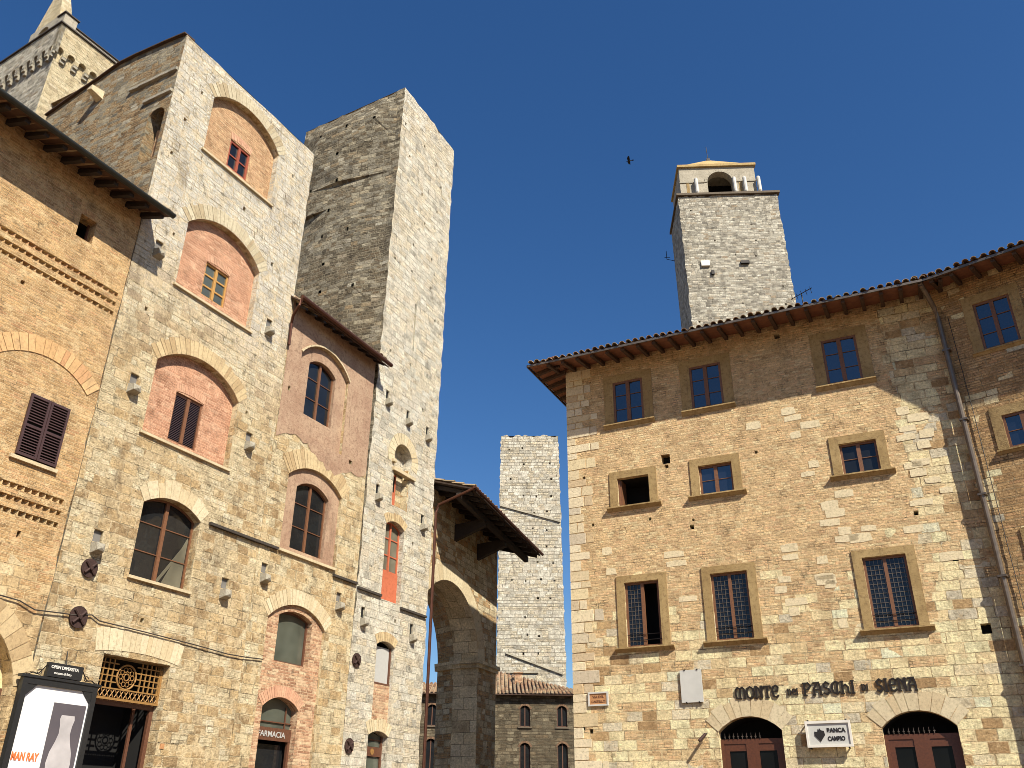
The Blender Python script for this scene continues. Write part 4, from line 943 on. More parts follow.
for x0, x1, z0, z1, k, i in W:
    if k == 'top':
        surround(pa, x0, x1, z0, z1, .36, .3, .02, (.13, .17, .03)); window(pa, x0, x1, z0, z1, .05, M['frame_wood'], M['glass_sky'], rows=3, fw=.08, mull=.07, bars=.02)
    elif k == 'mid':
        surround(pa, x0, x1, z0, z1, .29, .27)
        if i == 0:
            b = MB(); b.box(x0, x0 + .06, .06, .12, z0, z1); b.box(x0 + .06, x0 + .11, .1, .6, z0 + .03, z1 - .03); b.build('open_leaf', M['frame_wood'], pa)
        else: window(pa, x0, x1, z0, z1, .12, M['frame_wood'], M['glass_sky'] if i == 1 else M['glass'], rows=2, fw=.07, mull=.06, open_right=False)
    else:
        surround(pa, x0, x1, z0, z1, .28, .24)
        wv = window(pa, x0, x1, z0, z1, .12, M['frame_wood'], M['glass'], rows=1, fw=.07, mull=.05, open_right=(i == 0))
        g = MB(); xm = (x0 + x1) / 2; xe = xm - .05 if i == 0 else x1 - .07
        x = x0 + .07
        while x < xe:
            if abs(x - xm) > .06: g.box(x - .007, x + .007, .085, .1, z0 + .07, z1 - .07)
            x += .115
        z = z0 + .2
        while z < z1 - .1: g.box(x0 + .07, min(xe, xm - .05), .088, .102, z - .007, z + .007); z += .14
        if i:
            z = z0 + .2
            while z < z1 - .1: g.box(xm + .05, xe, .088, .102, z - .007, z + .007); z += .14
        g.build('leading', M['zinc'], wv)
        g = MB()
        for z in (z0 + .22, z0 + .4): g.tube([(x0 + .02, .03, z), (x1 - .02, .03, z)], .012, 6)
        g.build('guard_rail', M['iron'], pa)
# pale quoins at the left corner
q = MB(); z = 0.05; i = 0
while z < 17.2:
    h = rnd.uniform(.24, .42); wd_ = rnd.uniform(.28, .5) if i % 2 else rnd.uniform(.55, .95)
    x = -11.345; 
    q.add([(x, -.012, z + .006), (x + wd_ + rnd.uniform(-.03, .03), -.012, z + .006 + rnd.uniform(0, .02)), (x + wd_ + rnd.uniform(-.03, .03), -.012, z + h - .01 - rnd.uniform(0, .02)), (x, -.012, z + h - .01),
           (x, .3, z + .006), (x + wd_, .01, z + .006), (x + wd_, .01, z + h - .01), (x, .3, z + h - .01)], [(0, 1, 2, 3), (1, 5, 6, 2), (3, 2, 6, 7), (0, 4, 5, 1), (4, 0, 3, 7)])
    if rnd.random() < .45:
        x2 = x + wd_ + .03; w2 = rnd.uniform(.2, .45); q.add([(x2, -.01, z + .02), (x2 + w2, -.01, z + .01), (x2 + w2 - .02, -.01, z + h - .03), (x2 + .02, -.01, z + h - .02), (x2, .01, z + .02), (x2 + w2, .01, z + .01), (x2 + w2 - .02, .01, z + h - .03), (x2 + .02, .01, z + h - .02)],
              [(0, 1, 2, 3), (1, 5, 6, 2), (3, 2, 6, 7), (0, 4, 5, 1), (4, 0, 3, 7)])
    z += h + .008; i += 1
q.build('quoins', M['quoin'], pa)
# single pale stones set in the brickwork, in short courses
for cx, cz, nn in ((-2.6, 12.2, 3), (-2.4, 11.2, 2), (-2.2, 10.2, 5), (-2.5, 8.9, 4), (-2.6, 8.1, 4), (-7.4, 9.6, 2), (-4.0, 9.4, 2), (-10.4, 10.3, 2), (-10.2, 9.7, 3), (-3.0, 13.6, 3), (-1.9, 9.6, 3), (-2.3, 7.4, 3), (-7.2, 8.0, 3), (-7.3, 7.3, 3), (-4.2, 7.6, 3), (-4.0, 8.4, 2), (-10.9, 6.2, 3), (-4.3, 13.9, 1), (-2.9, 14.3, 2), (.2, 9.2, 4), (.3, 12.0, 5), (.5, 11.1, 5), (.3, 13.1, 4)):
    for k in range(nn):
        x = cx + rnd.uniform(-.45, .45); z = cz + (k - nn / 2) * .3 + rnd.uniform(-.05, .05); w2 = rnd.uniform(.14, .34); h2 = rnd.uniform(.08, .14)
        p = [(x - w2 + rnd.uniform(-.03, .03), z - h2 + rnd.uniform(-.02, .02)), (x + rnd.uniform(-.05, .05), z - h2 - rnd.uniform(0, .02)), (x + w2 + rnd.uniform(-.03, .03), z - h2 + rnd.uniform(-.02, .02)), (x + w2 + rnd.uniform(-.03, .02), z + h2 + rnd.uniform(-.03, .01)), (x + rnd.uniform(-.05, .05), z + h2 + rnd.uniform(0, .02)), (x - w2, z + h2 + rnd.uniform(-.03, .01))]
        if x < -10.0: continue
        if any(a0 - .75 < x < a1 + .75 and z0 - .45 < z < z1 + .45 for a0, a1, z0, z1, _, _ in W): continue
        q = MB(); q.prism(p, -.009, .01); q.build('inset_stone', M['quoin'], pa)
for (x0, x1, zs_, zc_) in ((-6.67, -4.8, 4.05, 4.46), (-2.06, -.14, 4.02, 4.44)):
    ring(pa, x0, x1, zs_, zc_, .55, M['voussoir_pale'], n=9, vary=.12, name='door_arch')
    b = MB(); b.box(x0, x0 + .1, .18, .3, 0, 3.85); b.box(x1 - .1, x1, .18, .3, 0, 3.85); b.box(x0 + .1, x1 - .1, .18, .3, 3.72, 3.85); b.box(x0 + .75, x1 - .75, .18, .3, 0, 3.72)
    b.box(x0 + .1, x0 + .24, .2, .28, 0, 3.72); b.box(x1 - .24, x1 - .1, .2, .28, 0, 3.72); b.box(x0 + .24, x0 + .75, .2, .28, 3.52, 3.72); b.box(x1 - .75, x1 - .24, .2, .28, 3.52, 3.72)
    b.box(x0 + .24, x0 + .75, .2, .28, 0, 1.0); b.box(x1 - .75, x1 - .24, .2, .28, 0, 1.0)
    dd = b.build('double_door', M['door_wood'], pa)
    b = MB(); b.box(x0 + .24, x0 + .75, .23, .25, 1.0, 3.52); b.box(x1 - .75, x1 - .24, .23, .25, 1.0, 3.52); b.build('pane', M['glass_dim'], dd)
    b = MB(); x = x0 + .15
    while x < x1 - .6: b.tube([(x, .16, 3.86), (x, .16, 4.02)], [.012, .003], 5); b.box(x - .03, x + .03, .15, .17, 3.91, 3.925); x += .13
    b.build('transom_spikes', M['zinc'], pa)
# eaves all round the visible corner
ZE = 17.1; OV = 1.35; OS = .92
b = MB()
b.hexa([(-11.33 - OS, -OV, ZE), (2.35, -OV, ZE), (2.35, .1, ZE + .32), (-11.33 - OS, .1, ZE + .32), (-11.33 - OS, -OV, ZE + .04), (2.35, -OV, ZE + .04), (2.35, .1, ZE + .36), (-11.33 - OS, .1, ZE + .36)])
so = b.build('soffit', M['soffit'], pa)
b = MB(); b.hexa([(-11.33 - OS, -OV + .02, ZE - .012), (-11.3, -OV + .02, ZE + .2), (-11.3, 14.5, ZE + .2), (-11.33 - OS, 14.5, ZE - .012), (-11.33 - OS, -OV + .02, ZE + .03), (-11.3, -OV + .02, ZE + .24), (-11.3, 14.5, ZE + .24), (-11.33 - OS, 14.5, ZE + .03)]); b.build('soffit', M['soffit'], pa)
rafters(pa, [-11.54 + .59 * i for i in range(24)], -OV + .06, .1, ZE - .005, ZE + .3, .12, .17, M['wood'])
for i in range(14):
    y = -.75 + i * .6; b = MB(); b.hexa([(-12.27, y - .06, ZE - .15), (-11.3, y - .06, ZE + .04), (-11.3, y + .06, ZE + .04), (-12.27, y + .06, ZE - .15), (-12.27, y - .06, ZE - .02), (-11.3, y - .06, ZE + .19), (-11.3, y + .06, ZE + .19), (-12.27, y + .06, ZE - .02)]); b.build('rafter', M['wood'], pa)
SL = .3
tiles(pa, -12.33, 2.3, -OV - .06, ZE + .06, 6.5, ZE + .06 + 7.7 * SL, pitch=.26, hip=lambda x, y: y + OV < (x + 12.6) * 1.0)
hb = MB(); top = 7.0   # the two slopes under the tiles, and the side slope with its own tiles as a plain corrugation
hb.add([(-12.33, -OV, ZE + .045), (2.35, -OV, ZE + .045), (2.35, 6.5, ZE + .045 + 7.7 * SL), (-4.63, 6.5, ZE + .045 + 7.7 * SL), (-12.33, 15, ZE + .045), (-4.63, 15, ZE + .045 + 7.7 * SL), (1.9, 14, ZE + .045)], [(0, 1, 2, 3), (0, 3, 5, 4), (3, 2, 6, 5)])
hb.build('roof', M['tile'], pa)
b = MB(); b.box(-12.36, 2.3, -OV - .05, -OV - .005, ZE - .03, ZE + .05); b.build('fascia', M['zinc'], pa)
b = MB(); b.box(-12.38, -12.335, -OV - .05, 14.5, ZE - .04, ZE + .05); b.build('verge_board', M['wood'], pa)

# neighbour to the right, set at an angle and a little proud
az2 = R_(131); R2 = R_(90 - 131); o2 = Vector((13.874, 24.385, 0)) + Vector((-math.cos(az2), math.sin(az2), 0)) * -0.18
nb = thing('neighbour_house', 'brown brick house at the right edge, standing at an angle beside the long drainpipe', 'house', o2 * KR, R2); CAM_SCALE[nb.name] = (KR, 1.6)
NW = [(1.12, 2.16, 14.7, 16.36), (1.1, 2.14, 11.45, 12.5), (5.2, 6.25, 14.7, 16.36), (5.2, 6.25, 11.45, 12.5), (1.1, 2.2, 6.7, 8.8)]
building(nb, 0.02, 10.0, 17.45, 12.0, [(rect(*w_), .16, True) for w_ in NW], [M['neighbour'], M['dark']], seed=71, rough=.012, z0=-.2)
for w_ in NW:
    surround(nb, *w_, .3, .3, .03, (.1, .13, .04)); window(nb, *w_, .06, M['frame_wood'], M['glass_sky'], rows=3 if w_[2] > 14 else 2, fw=.07, mull=.06)
OV = 1.2
b = MB(); b.hexa([(-.3, -OV + .03, ZE - .005), (10, -OV + .03, ZE - .005), (10, .1, ZE + .3), (-.3, .1, ZE + .3), (-.3, -OV + .03, ZE + .035), (10, -OV + .03, ZE + .035), (10, .1, ZE + .34), (-.3, .1, ZE + .34)]); b.build('soffit', M['soffit'], nb)
rafters(nb, [.35 + .6 * i for i in range(15)], -OV + .08, .1, ZE - .01, ZE + .27, .12, .17, M['wood'])
tiles(nb, -.25, 10, -OV - .03, ZE + .06, 6, ZE + .06 + 7.2 * SL, pitch=.26)
b = MB(); b.box(-.3, 10, -OV - .03, -OV + .02, ZE - .03, ZE + .05); b.build('fascia', M['zinc'], nb)
b = MB(); b.tube([(.02, -1.15, ZE), (.04, -.9, ZE - .15), (.08, -.3, ZE - .55), (.09, -.12, ZE - .9), (.1, -.1, 9), (.1, -.1, 0)], .08, 10)
for z in (15, 12.6, 10.2, 7.8, 5.4, 3): b.box(-.01, .22, -.2, 0, z, z + .06)
b.build('drainpipe', M['zinc'], nb)
b = MB(); b.tube([(.36, -.05, 16.2), (.4, -.05, 13.0), (.42, -.05, 0)], .012, 5); b.build('wall_wire', M['lead'], nb)

# ---- signs and lettering on the palace
GL = {   # strokes in a unit box (width, strokes); uncial capitals
 'M': (1.15, [[(.3, .98), (.1, .8), (.06, .4), (.16, .05), (.34, .02)], [(.3, .98), (.56, .86), (.56, .0)], [(.56, .86), (.84, .98), (1.02, .8), (1.04, 0)], [(.42, .02), (.7, .02)], [(.92, .02), (1.14, .02)]]),
 'O': (.85, [[(.42, 0), (.12, .15), (.04, .5), (.12, .85), (.42, 1), (.72, .85), (.8, .5), (.72, .15), (.42, 0)]]),
 'N': (.85, [[(.12, 0), (.12, 1)], [(.1, .98), (.42, .8), (.7, .05)], [(.72, 0), (.72, 1)], [(0, .02), (.26, .02)], [(0, .97), (.24, .97)], [(.6, .97), (.84, .97)]]),
 'T': (.75, [[(.0, .82), (.06, .98), (.7, .98), (.76, .82)], [(.38, .98), (.38, .0)], [(.24, .02), (.54, .02)]]),
 'E': (.75, [[(.7, .85), (.5, 1), (.22, .92), (.06, .5), (.2, .08), (.46, 0), (.7, .14)], [(.1, .52), (.62, .52)], [(.7, .85), (.62, .52)]]),
 'D': (.78, [[(.14, 0), (.14, 1), (.5, .96), (.72, .5), (.52, .04), (.14, 0)], [(0, 1), (.2, 1)]]),
 'I': (.34, [[(.17, 0), (.17, 1)], [(.04, 0), (.3, 0)], [(.04, 1), (.3, 1)]]),
 'P': (.8, [[(.16, 0), (.16, 1)], [(0, .98), (.5, 1), (.74, .76), (.5, .48), (.16, .5)], [(.02, 0), (.34, 0)]]),
 'A': (.85, [[(.04, .98), (.6, 1), (.72, .6), (.74, 0)], [(.46, .98), (.14, .5), (.12, 0)], [(.14, .42), (.72, .42)], [(0, 0), (.22, 0)], [(.64, 0), (.86, 0)]]),
 'S': (.7, [[(.62, .84), (.36, 1), (.1, .82), (.16, .58), (.52, .44), (.62, .2), (.36, 0), (.06, .14)]]),
 'C': (.76, [[(.7, .86), (.44, 1), (.14, .86), (.04, .5), (.14, .12), (.44, 0), (.72, .14)], [(.56, .96), (.5, .05)]]),
 'H': (.82, [[(.14, 0), (.14, 1)], [(.14, .58), (.44, .72), (.68, .5), (.66, .1), (.8, 0)], [(0, 1), (.28, .98)], [(0, 0), (.26, 0)]]),
}
lt = thingR('wall_lettering', 'blackened metal capitals reading MONTE DEI PASCHI DI SIENA above the two arched doors', 'lettering', -3.5)
def word(s, x0, x1, z, h, th_=.17):
    tot = sum(GL[c][0] for c in s) + .12 * (len(s) - 1); sx = (x1 - x0) / tot; x = x0; b = MB(); k = 0
    for c in s:
        wv_, strokes = GL[c]
        for st in strokes:
            pts = [(x + px * sx, z + pz * h) for px, pz in st]
            for (ax, az_), (bx, bz) in zip(pts, pts[1:]):
                dx, dz = bx - ax, bz - az_; L = math.hypot(dx, dz) or 1; t = th_ * h * (.62 + .38 * abs(dz) / L) / 2
                nx_, nz_ = -dz / L * t, dx / L * t; ex, ez = dx / L * t * .6, dz / L * t * .6; k += 1; yy = -.04 - .0004 * (k % 7)
                b.prism([(ax - ex + nx_, az_ - ez + nz_), (bx + ex + nx_, bz + ez + nz_), (bx + ex - nx_, bz + ez - nz_), (ax - ex - nx_, az_ - ez - nz_)][::-1], yy, -.012)
            mx, mz = pts[0]; b.tube([(mx, -.05, mz), (mx, .01, mz)], .008, 4)
        x += (wv_ + .12) * sx
    b.build('word', M['bronze_letter'], lt)
word('MONTE', -6.04, -4.75, 4.96, .33); word('DEI', -4.5, -4.19, 5.0, .17); word('PASCHI', -4.04, -2.6, 4.97, .34); word('DI', -2.42, -2.23, 5.03, .17); word('SIENA', -2.02, -.95, 4.97, .34)
bs = thingR('bank_sign', 'white framed sign reading BANCA CAMBIO with a dark emblem, mounted between the two arched doors', 'sign', -3.5)
b = MB(); b.box(-4.06, -2.9, -.2, -.16, 3.58, 4.2); b.build('panel', M['marble'], bs)
b = MB()
for bx in ((-4.1, -2.86, 4.17, 4.24), (-4.1, -2.86, 3.54, 3.6), (-4.1, -4.04, 3.6, 4.17), (-2.92, -2.86, 3.6, 4.17)): b.box(bx[0], bx[1], -.235, -.15, bx[2], bx[3])
b.build('frame', M['white_paint'], bs)
for x in (-4.02, -2.98):
    for z in (4.24, 3.5): b = MB(); b.tube([(x, -.19, z + .02), (x, 0.02, z + .02)], .022, 6); b.build('bracket', M['iron'], bs)
b = MB(); sp = [(-3.74, 3.98), (-3.72, 4.05), (-3.68, 3.99), (-3.6, 3.97), (-3.58, 3.86), (-3.66, 3.76), (-3.72, 3.68), (-3.79, 3.76), (-3.87, 3.85), (-3.86, 3.96), (-3.78, 3.95), (-3.76, 4.03)]
b.prism(sp, -.212, -.201); b.build('emblem', M['black_ink'], bs)
text('BANCA', .155, M['black_ink'], bs, -3.52, 3.93, -.205, 'sign_lettering', .008, sx=.95); text('CAMBIO', .155, M['black_ink'], bs, -3.52, 3.71, -.205, 'sign_lettering', .008, sx=.8)
mp = thingR('marble_plaque', 'blank upright white marble plaque held by iron clamps left of the wall lettering', 'plaque', -7.35)
b = MB(); b.box(-7.7, -7.02, -.07, -.03, 4.92, 5.88); b.build('slab', M['marble'], mp)
for x in (-7.55, -7.15):
    for z in (4.9, 5.86): b = MB(); b.box(x - .02, x + .02, -.085, 0, z, z + .04); b.build('clamp', M['iron'], mp)
tp = thingR('street_plaque', 'small framed terracotta-coloured plaque near the left corner of the broad building', 'plaque', -10.46)
b = MB(); b.box(-10.76, -10.17, -.035, -.005, 5.0, 5.33); b.build('panel', M['terracotta_plaque'], tp)
b = MB()
for bx in ((-10.81, -10.12, 5.33, 5.38), (-10.81, -10.12, 4.95, 5.0), (-10.81, -10.76, 5.0, 5.33), (-10.17, -10.12, 5.0, 5.33)): b.box(bx[0], bx[1], -.06, 0, bx[2], bx[3])
b.build('frame', M['marble'], tp)
text('VIA DEL', .11, M['door_wood'], tp, -10.66, 5.19, -.036, 'plaque_lettering', .002); text('CASTELLO', .1, M['door_wood'], tp, -10.7, 5.05, -.036, 'plaque_lettering', .002)
sl = thingR('wall_spotlight', 'small rusty tube-shaped fitting sticking out beside the left arched door', 'light fitting', -7.1)
b = MB(); b.tube([(-7.2, -.3, 3.8), (-7.04, -.12, 4.0)], .045, 10); b.build('housing', M['rust'], sl)
b = MB(); b.tube([(-7.04, -.14, 4.0), (-7.02, 0, 4.02)], .02, 6); b.build('arm', M['iron'], sl)

# ================================================================== display board with poster, left doorway
db = thingL('display_board', 'tall black metal display case with a white exhibition poster beside the grilled doorway', 'poster case', 12.35)
yb = -.16; b = MB()
b.box(11.5, 11.62, yb - .05, yb + .06, .5, 4.12); b.box(13.12, 13.24, yb - .05, yb + .06, .5, 4.12); b.box(11.62, 13.12, yb - .05, yb + .06, 4.0, 4.12); b.box(11.62, 13.12, yb - .05, yb + .06, .5, .62)
b.box(11.44, 13.3, yb - .07, yb + .07, 4.12, 4.17)
b.prism([(11.62, 4.0), (11.62, 3.78), (11.84, 4.0)], yb - .04, yb + .05); b.prism([(13.12, 4.0), (12.9, 4.0), (13.12, 3.78)], yb - .04, yb + .05)
b.build('frame', M['black_paint'], db)
b = MB(); b.box(11.62, 13.12, yb, yb + .03, .62, 4.0); pn = b.build('poster', M['paper'], db)
b = MB(); b.box(12.32, 13.08, yb - .006, yb - .002, 2.2, 3.72); b.build('print', M['photo_grey'], pn)
b = MB()   # soft pale jar-like shape as a plain stand-in for the picture
pr = [(.16, 2.25), (.25, 2.4), (.28, 2.6), (.25, 2.8), (.17, 3.0), (.13, 3.15), (.14, 3.3), (.17, 3.42), (.15, 3.5)]
b.prism([(12.7 - x, z) for x, z in pr][::-1] + [(12.7 + x, z) for x, z in pr], yb - .011, yb - .008); b.build('print_shape', M['photo_pale'], pn)
text('MAN RAY', .2, M['orange_ink'], pn, 11.66 , 2.62, yb - .004, 'poster_lettering', .008, sx=.66)
pq = MB(); pq.box(11.98, 12.8, yb - .04, yb + .04, 4.19, 4.46); pq = pq.build('title_plate', M['black_paint'], db)
text('OPEN DIVERSITA', .085, M['white_ink'], pq, 12.04, 4.35, yb - .045, 'plate_lettering', .002); text('mostra di foto', .07, M['white_ink'], pq, 12.13, 4.245, yb - .045, 'plate_lettering', .001)
b = MB()
for sx_, cx in ((-1, 11.98), (1, 12.8)):
    pts = [(cx + sx_ * t * .42, yb, 4.19 + .22 * math.exp(-4 * t) + .02 * math.sin(12 * t)) for t in [i / 12 for i in range(13)]]
    b = MB(); b.tube(pts, .012, 5); b.tube([(cx + sx_ * (.14 + .05 * math.cos(a_)), yb, 4.25 + .05 * math.sin(a_)) for a_ in [i * .5 for i in range(13)]], .009, 5); b.build('scrollwork', M['iron'], db)
b = MB(); b.tube([(12.4, yb, 4.46), (12.46, -.02, 4.75)], .009, 5); b.build('stay_rod', M['iron'], db)
for x in (11.5, 13.14):
    b = MB(); b.box(x, x + .1, yb - .04, yb + .05, .03, .5); b.build('leg', M['black_paint'], db)
db.location = db.location + Matrix.Rotation(ROT_L, 3, 'Z') @ Vector((-.12, 0, -.03))

# ================================================================== centre tower beyond the gateway
RC = R_(90 - 92); ct = thing('distant_tower', 'plain pale square tower standing beyond the gateway, beside the corner of the broad building', 'tower', (-1.03, 78, 0), RC)
chs = putlogs(rnd, .5, 5.2, 13, 34, 1.3, 1.6, [], 0.65, .16)
tower_building(ct, -.22, 6.06, 35.13, 5.6, [(l, .4, None) for l, _, _ in chs], [M['far_tower'], M['dark'], M['far_tower']], .0062, -.0146, 81, rough=.08)
b = MB()
for (xa, za, xe, ze) in ((.0, 28.0, 5.6, 26.4), (.7, 14.6, 5.6, 12.85), (.7, 13.0, 3.5, 13.0)):
    k = 9; b = MB()
    for i in range(k):
        t0, t1 = i / k, (i + 1.0) / k; A_, B_ = (xa + (xe - xa) * t0, za + (ze - za) * t0), (xa + (xe - xa) * t1, za + (ze - za) * t1); hh = .13 + .04 * rnd.random()
        b.hexa([(A_[0], -.14, A_[1]), (B_[0], -.14, B_[1]), (B_[0], .1, B_[1]), (A_[0], .1, A_[1]), (A_[0], -.12, A_[1] + hh), (B_[0], -.12, B_[1] + hh), (B_[0], .1, B_[1] + hh), (A_[0], .1, A_[1] + hh)])
    b.build('roof_scar', M['corbel'], ct)

# ================================================================== bell tower behind the palace
RB = R_(90 - 93.5); bt = thing('bell_tower', 'grey square tower topped by a small plastered belfry with one round arch', 'bell tower', Vector((14.33, 60.32, 0)) * 1.14, RB); CAM_SCALE[bt.name] = (1.14, 1.6)  # bell tower enlarged about the camera, pushed out along the line of sight
ch = putlogs(rnd, .6, 8, 36, 50, 1.7, 1.6, [(1.2, 2.4, 42.6, 43.8)], 0.35, .13)
tower_building(bt, .5, 8.98, 50.3, 5.3, [(l, .3, None) for l, _, _ in ch], [M['bell_tower'], M['dark'], M['bell_tower']], -.01, -.01, 91, rough=.05)
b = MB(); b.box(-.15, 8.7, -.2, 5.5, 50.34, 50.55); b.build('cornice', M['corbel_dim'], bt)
ba = archloop(2.75, 4.95, 50.57, 52.1, 53.2, 16)
b = MB(); X0, X1, Y0, Y1, Z0, Z1 = .35, 6.95, .35, 4.9, 50.56, 53.75
sheet(b, rect(X0, X1, Z0, Z1), [ba], Y0); reveal(b, ba, Y0, Y0 + .7, 0); sheet(b, rect(X0, X1, Z0, Z1), [ba], Y1)
for x in (X0, X1): b.add([(x, Y0, Z0), (x, Y1, Z0), (x, Y1, Z1), (x, Y0, Z1)], [(0, 1, 2, 3)])
b.add([(X0, Y0, Z1), (X1, Y0, Z1), (X1, Y1, Z1), (X0, Y1, Z1)], [(0, 1, 2, 3)])
b.add([(X0 + .1, Y0 + 2.6, Z0), (X1 - .1, Y0 + 2.6, Z0), (X1 - .1, Y0 + 2.6, Z1), (X0 + .1, Y0 + 2.6, Z1)], [(0, 1, 2, 3)], 1)
b.build('belfry', [M['belfry'], M['dark']], bt)
ring(bt, 2.75, 4.95, 52.1, 53.2, .25, M['belfry'], n=15, y=Y0 - .06, depth=Y0 + .02, name='arch_moulding')
for xa, xe in ((X0 - .04, 2.5), (5.2, X1 + .04)):
    b = MB(); b.box(xa, xe, Y0 - .07, Y0 - .004, 52.05, 52.15); b.build('string_course', M['corbel'], bt)
for xa in (.9, 5.45):
    b = MB(); b.box(xa, xa + .25, Y0 - .03, Y0 - .002, 50.56, 52.0); b.build('pilaster', M['sand_frame'], bt)
b = MB(); b.box(X0 - .15, X1 + .15, Y0 - .2, Y1 + .2, 53.76, 54.0)
b.add([(X0, Y0, 54.0), (X1, Y0, 54.0), (X1, Y1, 54.0), (X0, Y1, 54.0), (3.4, 2.0, 56.0)], [(0, 1, 4), (1, 2, 4), (2, 3, 4), (3, 0, 4)])
b.build('roof', M['cap'], bt)
b = MB(); b.box(3.25, 3.55, 1.85, 2.15, 55.7, 56.1); b.tube([(3.4, 2.0, 56.0), (3.35, 2.0, 57.6)], .03, 6); b.build('finial', M['lead'], bt)
for x in (1.75, 5.05, 5.95, 7.15):
    b = MB(); b.tube([(x, .02, 50.56), (x - .03, .02, 50.75), (x - .05, .02, 52.2), (x - .05, .02, 52.3)], [.1, .17, .17, .1], 10); b.build('antenna_cover', M['column'], bt)
b = MB(); b.box(1.35, 2.05, -.2, .02, 42.95, 43.45); b.build('white_box', M['white_paint'], bt)
b = MB(); b.box(4.6, 5.3, -.22, .05, 43.1, 43.35); b.build('bracket', M['iron'], bt)
b = MB(); b.box(2.1, 2.35, -.2, .05, 42.1, 42.5); b.build('bracket', M['iron'], bt)
b = MB(); b.tube([(8.2, 2, 50.5), (8.2, 2, 51.6)], .025, 5); b.tube([(-.1, 4.2, 46.5), (-.8, 4.2, 46.7), (-.8, 4.2, 47.6)], .03, 5); b.tube([(-1.0, 4.2, 46.9), (-.5, 4.2, 46.9)], .025, 5); b.build('mast', M['iron'], bt)

# ================================================================== great tower, upper left
RT = R_(90 - 31); gtw = thing('great_tower', 'cream stone tower with an arched corbel gallery rising at the upper left corner', 'tower', (-33.14, 45.14, 0), RT)
I_ = .34; Wd, Dp = 8.2, 8.2; ZB, ZT = 51.0, 53.6
b = MB()
b.add([(I_, I_, 0), (Wd - I_, I_, 0), (Wd - I_, Dp - I_, 0), (I_, Dp - I_, 0), (I_, I_, ZT - .1), (Wd - I_, I_, ZT - .1), (Wd - I_, Dp - I_, ZT - .1), (I_, Dp - I_, ZT - .1)], [(0, 1, 5, 4), (1, 2, 6, 5), (2, 3, 7, 6), (3, 0, 4, 7)], 0)
b.m[-1] = 1
b.build('shaft', [M['great_tower'], M['bell_tower']], gtw)
def scallop(n_, x0, pitch, zt, zlow, zs, r):
    """outline with arched bottom: list of (x,z)"""
    out = [(x0, zt)]; out.append((x0, zlow))
    for i in range(n_):
        cx = x0 + pitch * (i + .5); out.append((cx - r, zlow))
        out += [(cx + r * math.cos(t), zs + r * math.sin(t)) for t in [math.pi - math.pi * k / 8 for k in range(9)]]
        out.append((cx + r, zlow))
    out.append((x0 + n_ * pitch, zlow)); out.append((x0 + n_ * pitch, zt)); return out
pit_ = Wd / 9; lo = scallop(9, 0, pit_, ZT, 50.95, 51.25, .29)
b = MB(); sheet(b, lo[::-1], [], 0.0); n_ = len(lo)
b.add([(x, 0, z) for x, z in lo] + [(x, I_, z) for x, z in lo], [(i, (i + 1) % n_, (i + 1) % n_ + n_, i + n_) for i in range(n_)])
sm = MB(); lo2 = scallop(9, -Dp, pit_, ZT, 50.95, 51.25, .29); sheet(sm, lo2[::-1], [], 0.0); sm.add([(x, 0, z) for x, z in lo2] + [(x, I_, z) for x, z in lo2], [(i, (i + 1) % n_, (i + 1) % n_ + n_, i + n_) for i in range(n_)])
b.add([(y, -x, z) for x, y, z in sm.v], sm.f, 1)
b.add([(0, 0, ZT), (Wd, 0, ZT), (Wd, Dp, ZT), (0, Dp, ZT)], [(0, 1, 2, 3)])
for (p, q_) in (((Wd, 0), (Wd, Dp)), ((Wd, Dp), (0, Dp))): b.add([(*p, 51), (*q_, 51), (*q_, ZT), (*p, ZT)], [(0, 1, 2, 3)])
b.build('gallery', [M['great_tower'], M['bell_tower']], gtw)
b = MB()
for i in range(10):
    x = i * pit_; xa, xe = max(x - .16, .0), min(x + .16, Wd)
    b = MB()
    for (y0_, z0_, z1_) in ((.02, 50.72, 50.94), (.15, 50.45, 50.72)): b.box(xa, xe, y0_, I_ + .01, z0_, z1_)
    b.build('corbel', M['corbel'], gtw)
    if i: 
        ya, ye = max(x - .16, .34), x + .16; b = MB()
        for (x0_, z0_, z1_) in ((.02, 50.72, 50.94), (.15, 50.45, 50.72)): b.box(x0_, I_ + .01, ya, ye, z0_, z1_)
        b.build('corbel', M['corbel'], gtw)
b = MB(); b.box(-.12, Wd + .1, -.12, Dp + .1, ZT + .01, ZT + .12); b.build('cornice', M['lead'], gtw)
# belfry block and pyramid cap
BZ = ZT + .13
b = MB(); b.box(.05, 1.05, .05, .9, BZ, 54.75); b.box(1.06, 8.0, .35, 1.0, BZ, 54.35)
sm = MB(); ah = archloop(-3.5, -2.1, BZ + .02, 54.3, 54.85, 12); sheet(sm, rect(-4.6, -.91, BZ, 55.1), [ah]); reveal(sm, ah, 0, .5); reveal(sm, ah, .5, 1.2, 1, 1)
b.add([(.12 + y, -x, z) for x, y, z in sm.v], [], 0); o_ = len(b.v) - len(sm.v)
for f_, m_ in zip(sm.f, sm.m): b.f.append(tuple(i + o_ for i in f_)); b.m.append(m_)
b.add([(.12, 4.6, BZ), (4, 4.6, BZ), (4, 4.6, 55.1), (.12, 4.6, 55.1)], [(0, 1, 2, 3)]); b.add([(.12, .91, 55.1), (4, .91, 55.1), (4, 4.6, 55.1), (.12, 4.6, 55.1)], [(0, 1, 2, 3)]); b.add([(.12, .91, 54.3), (1.5, .91, 54.3), (1.5, .91, 55.1), (.12, .91, 55.1)], [(0, 1, 2, 3)])
b.build('belfry', [M['belfry'], M['dark']], gtw)
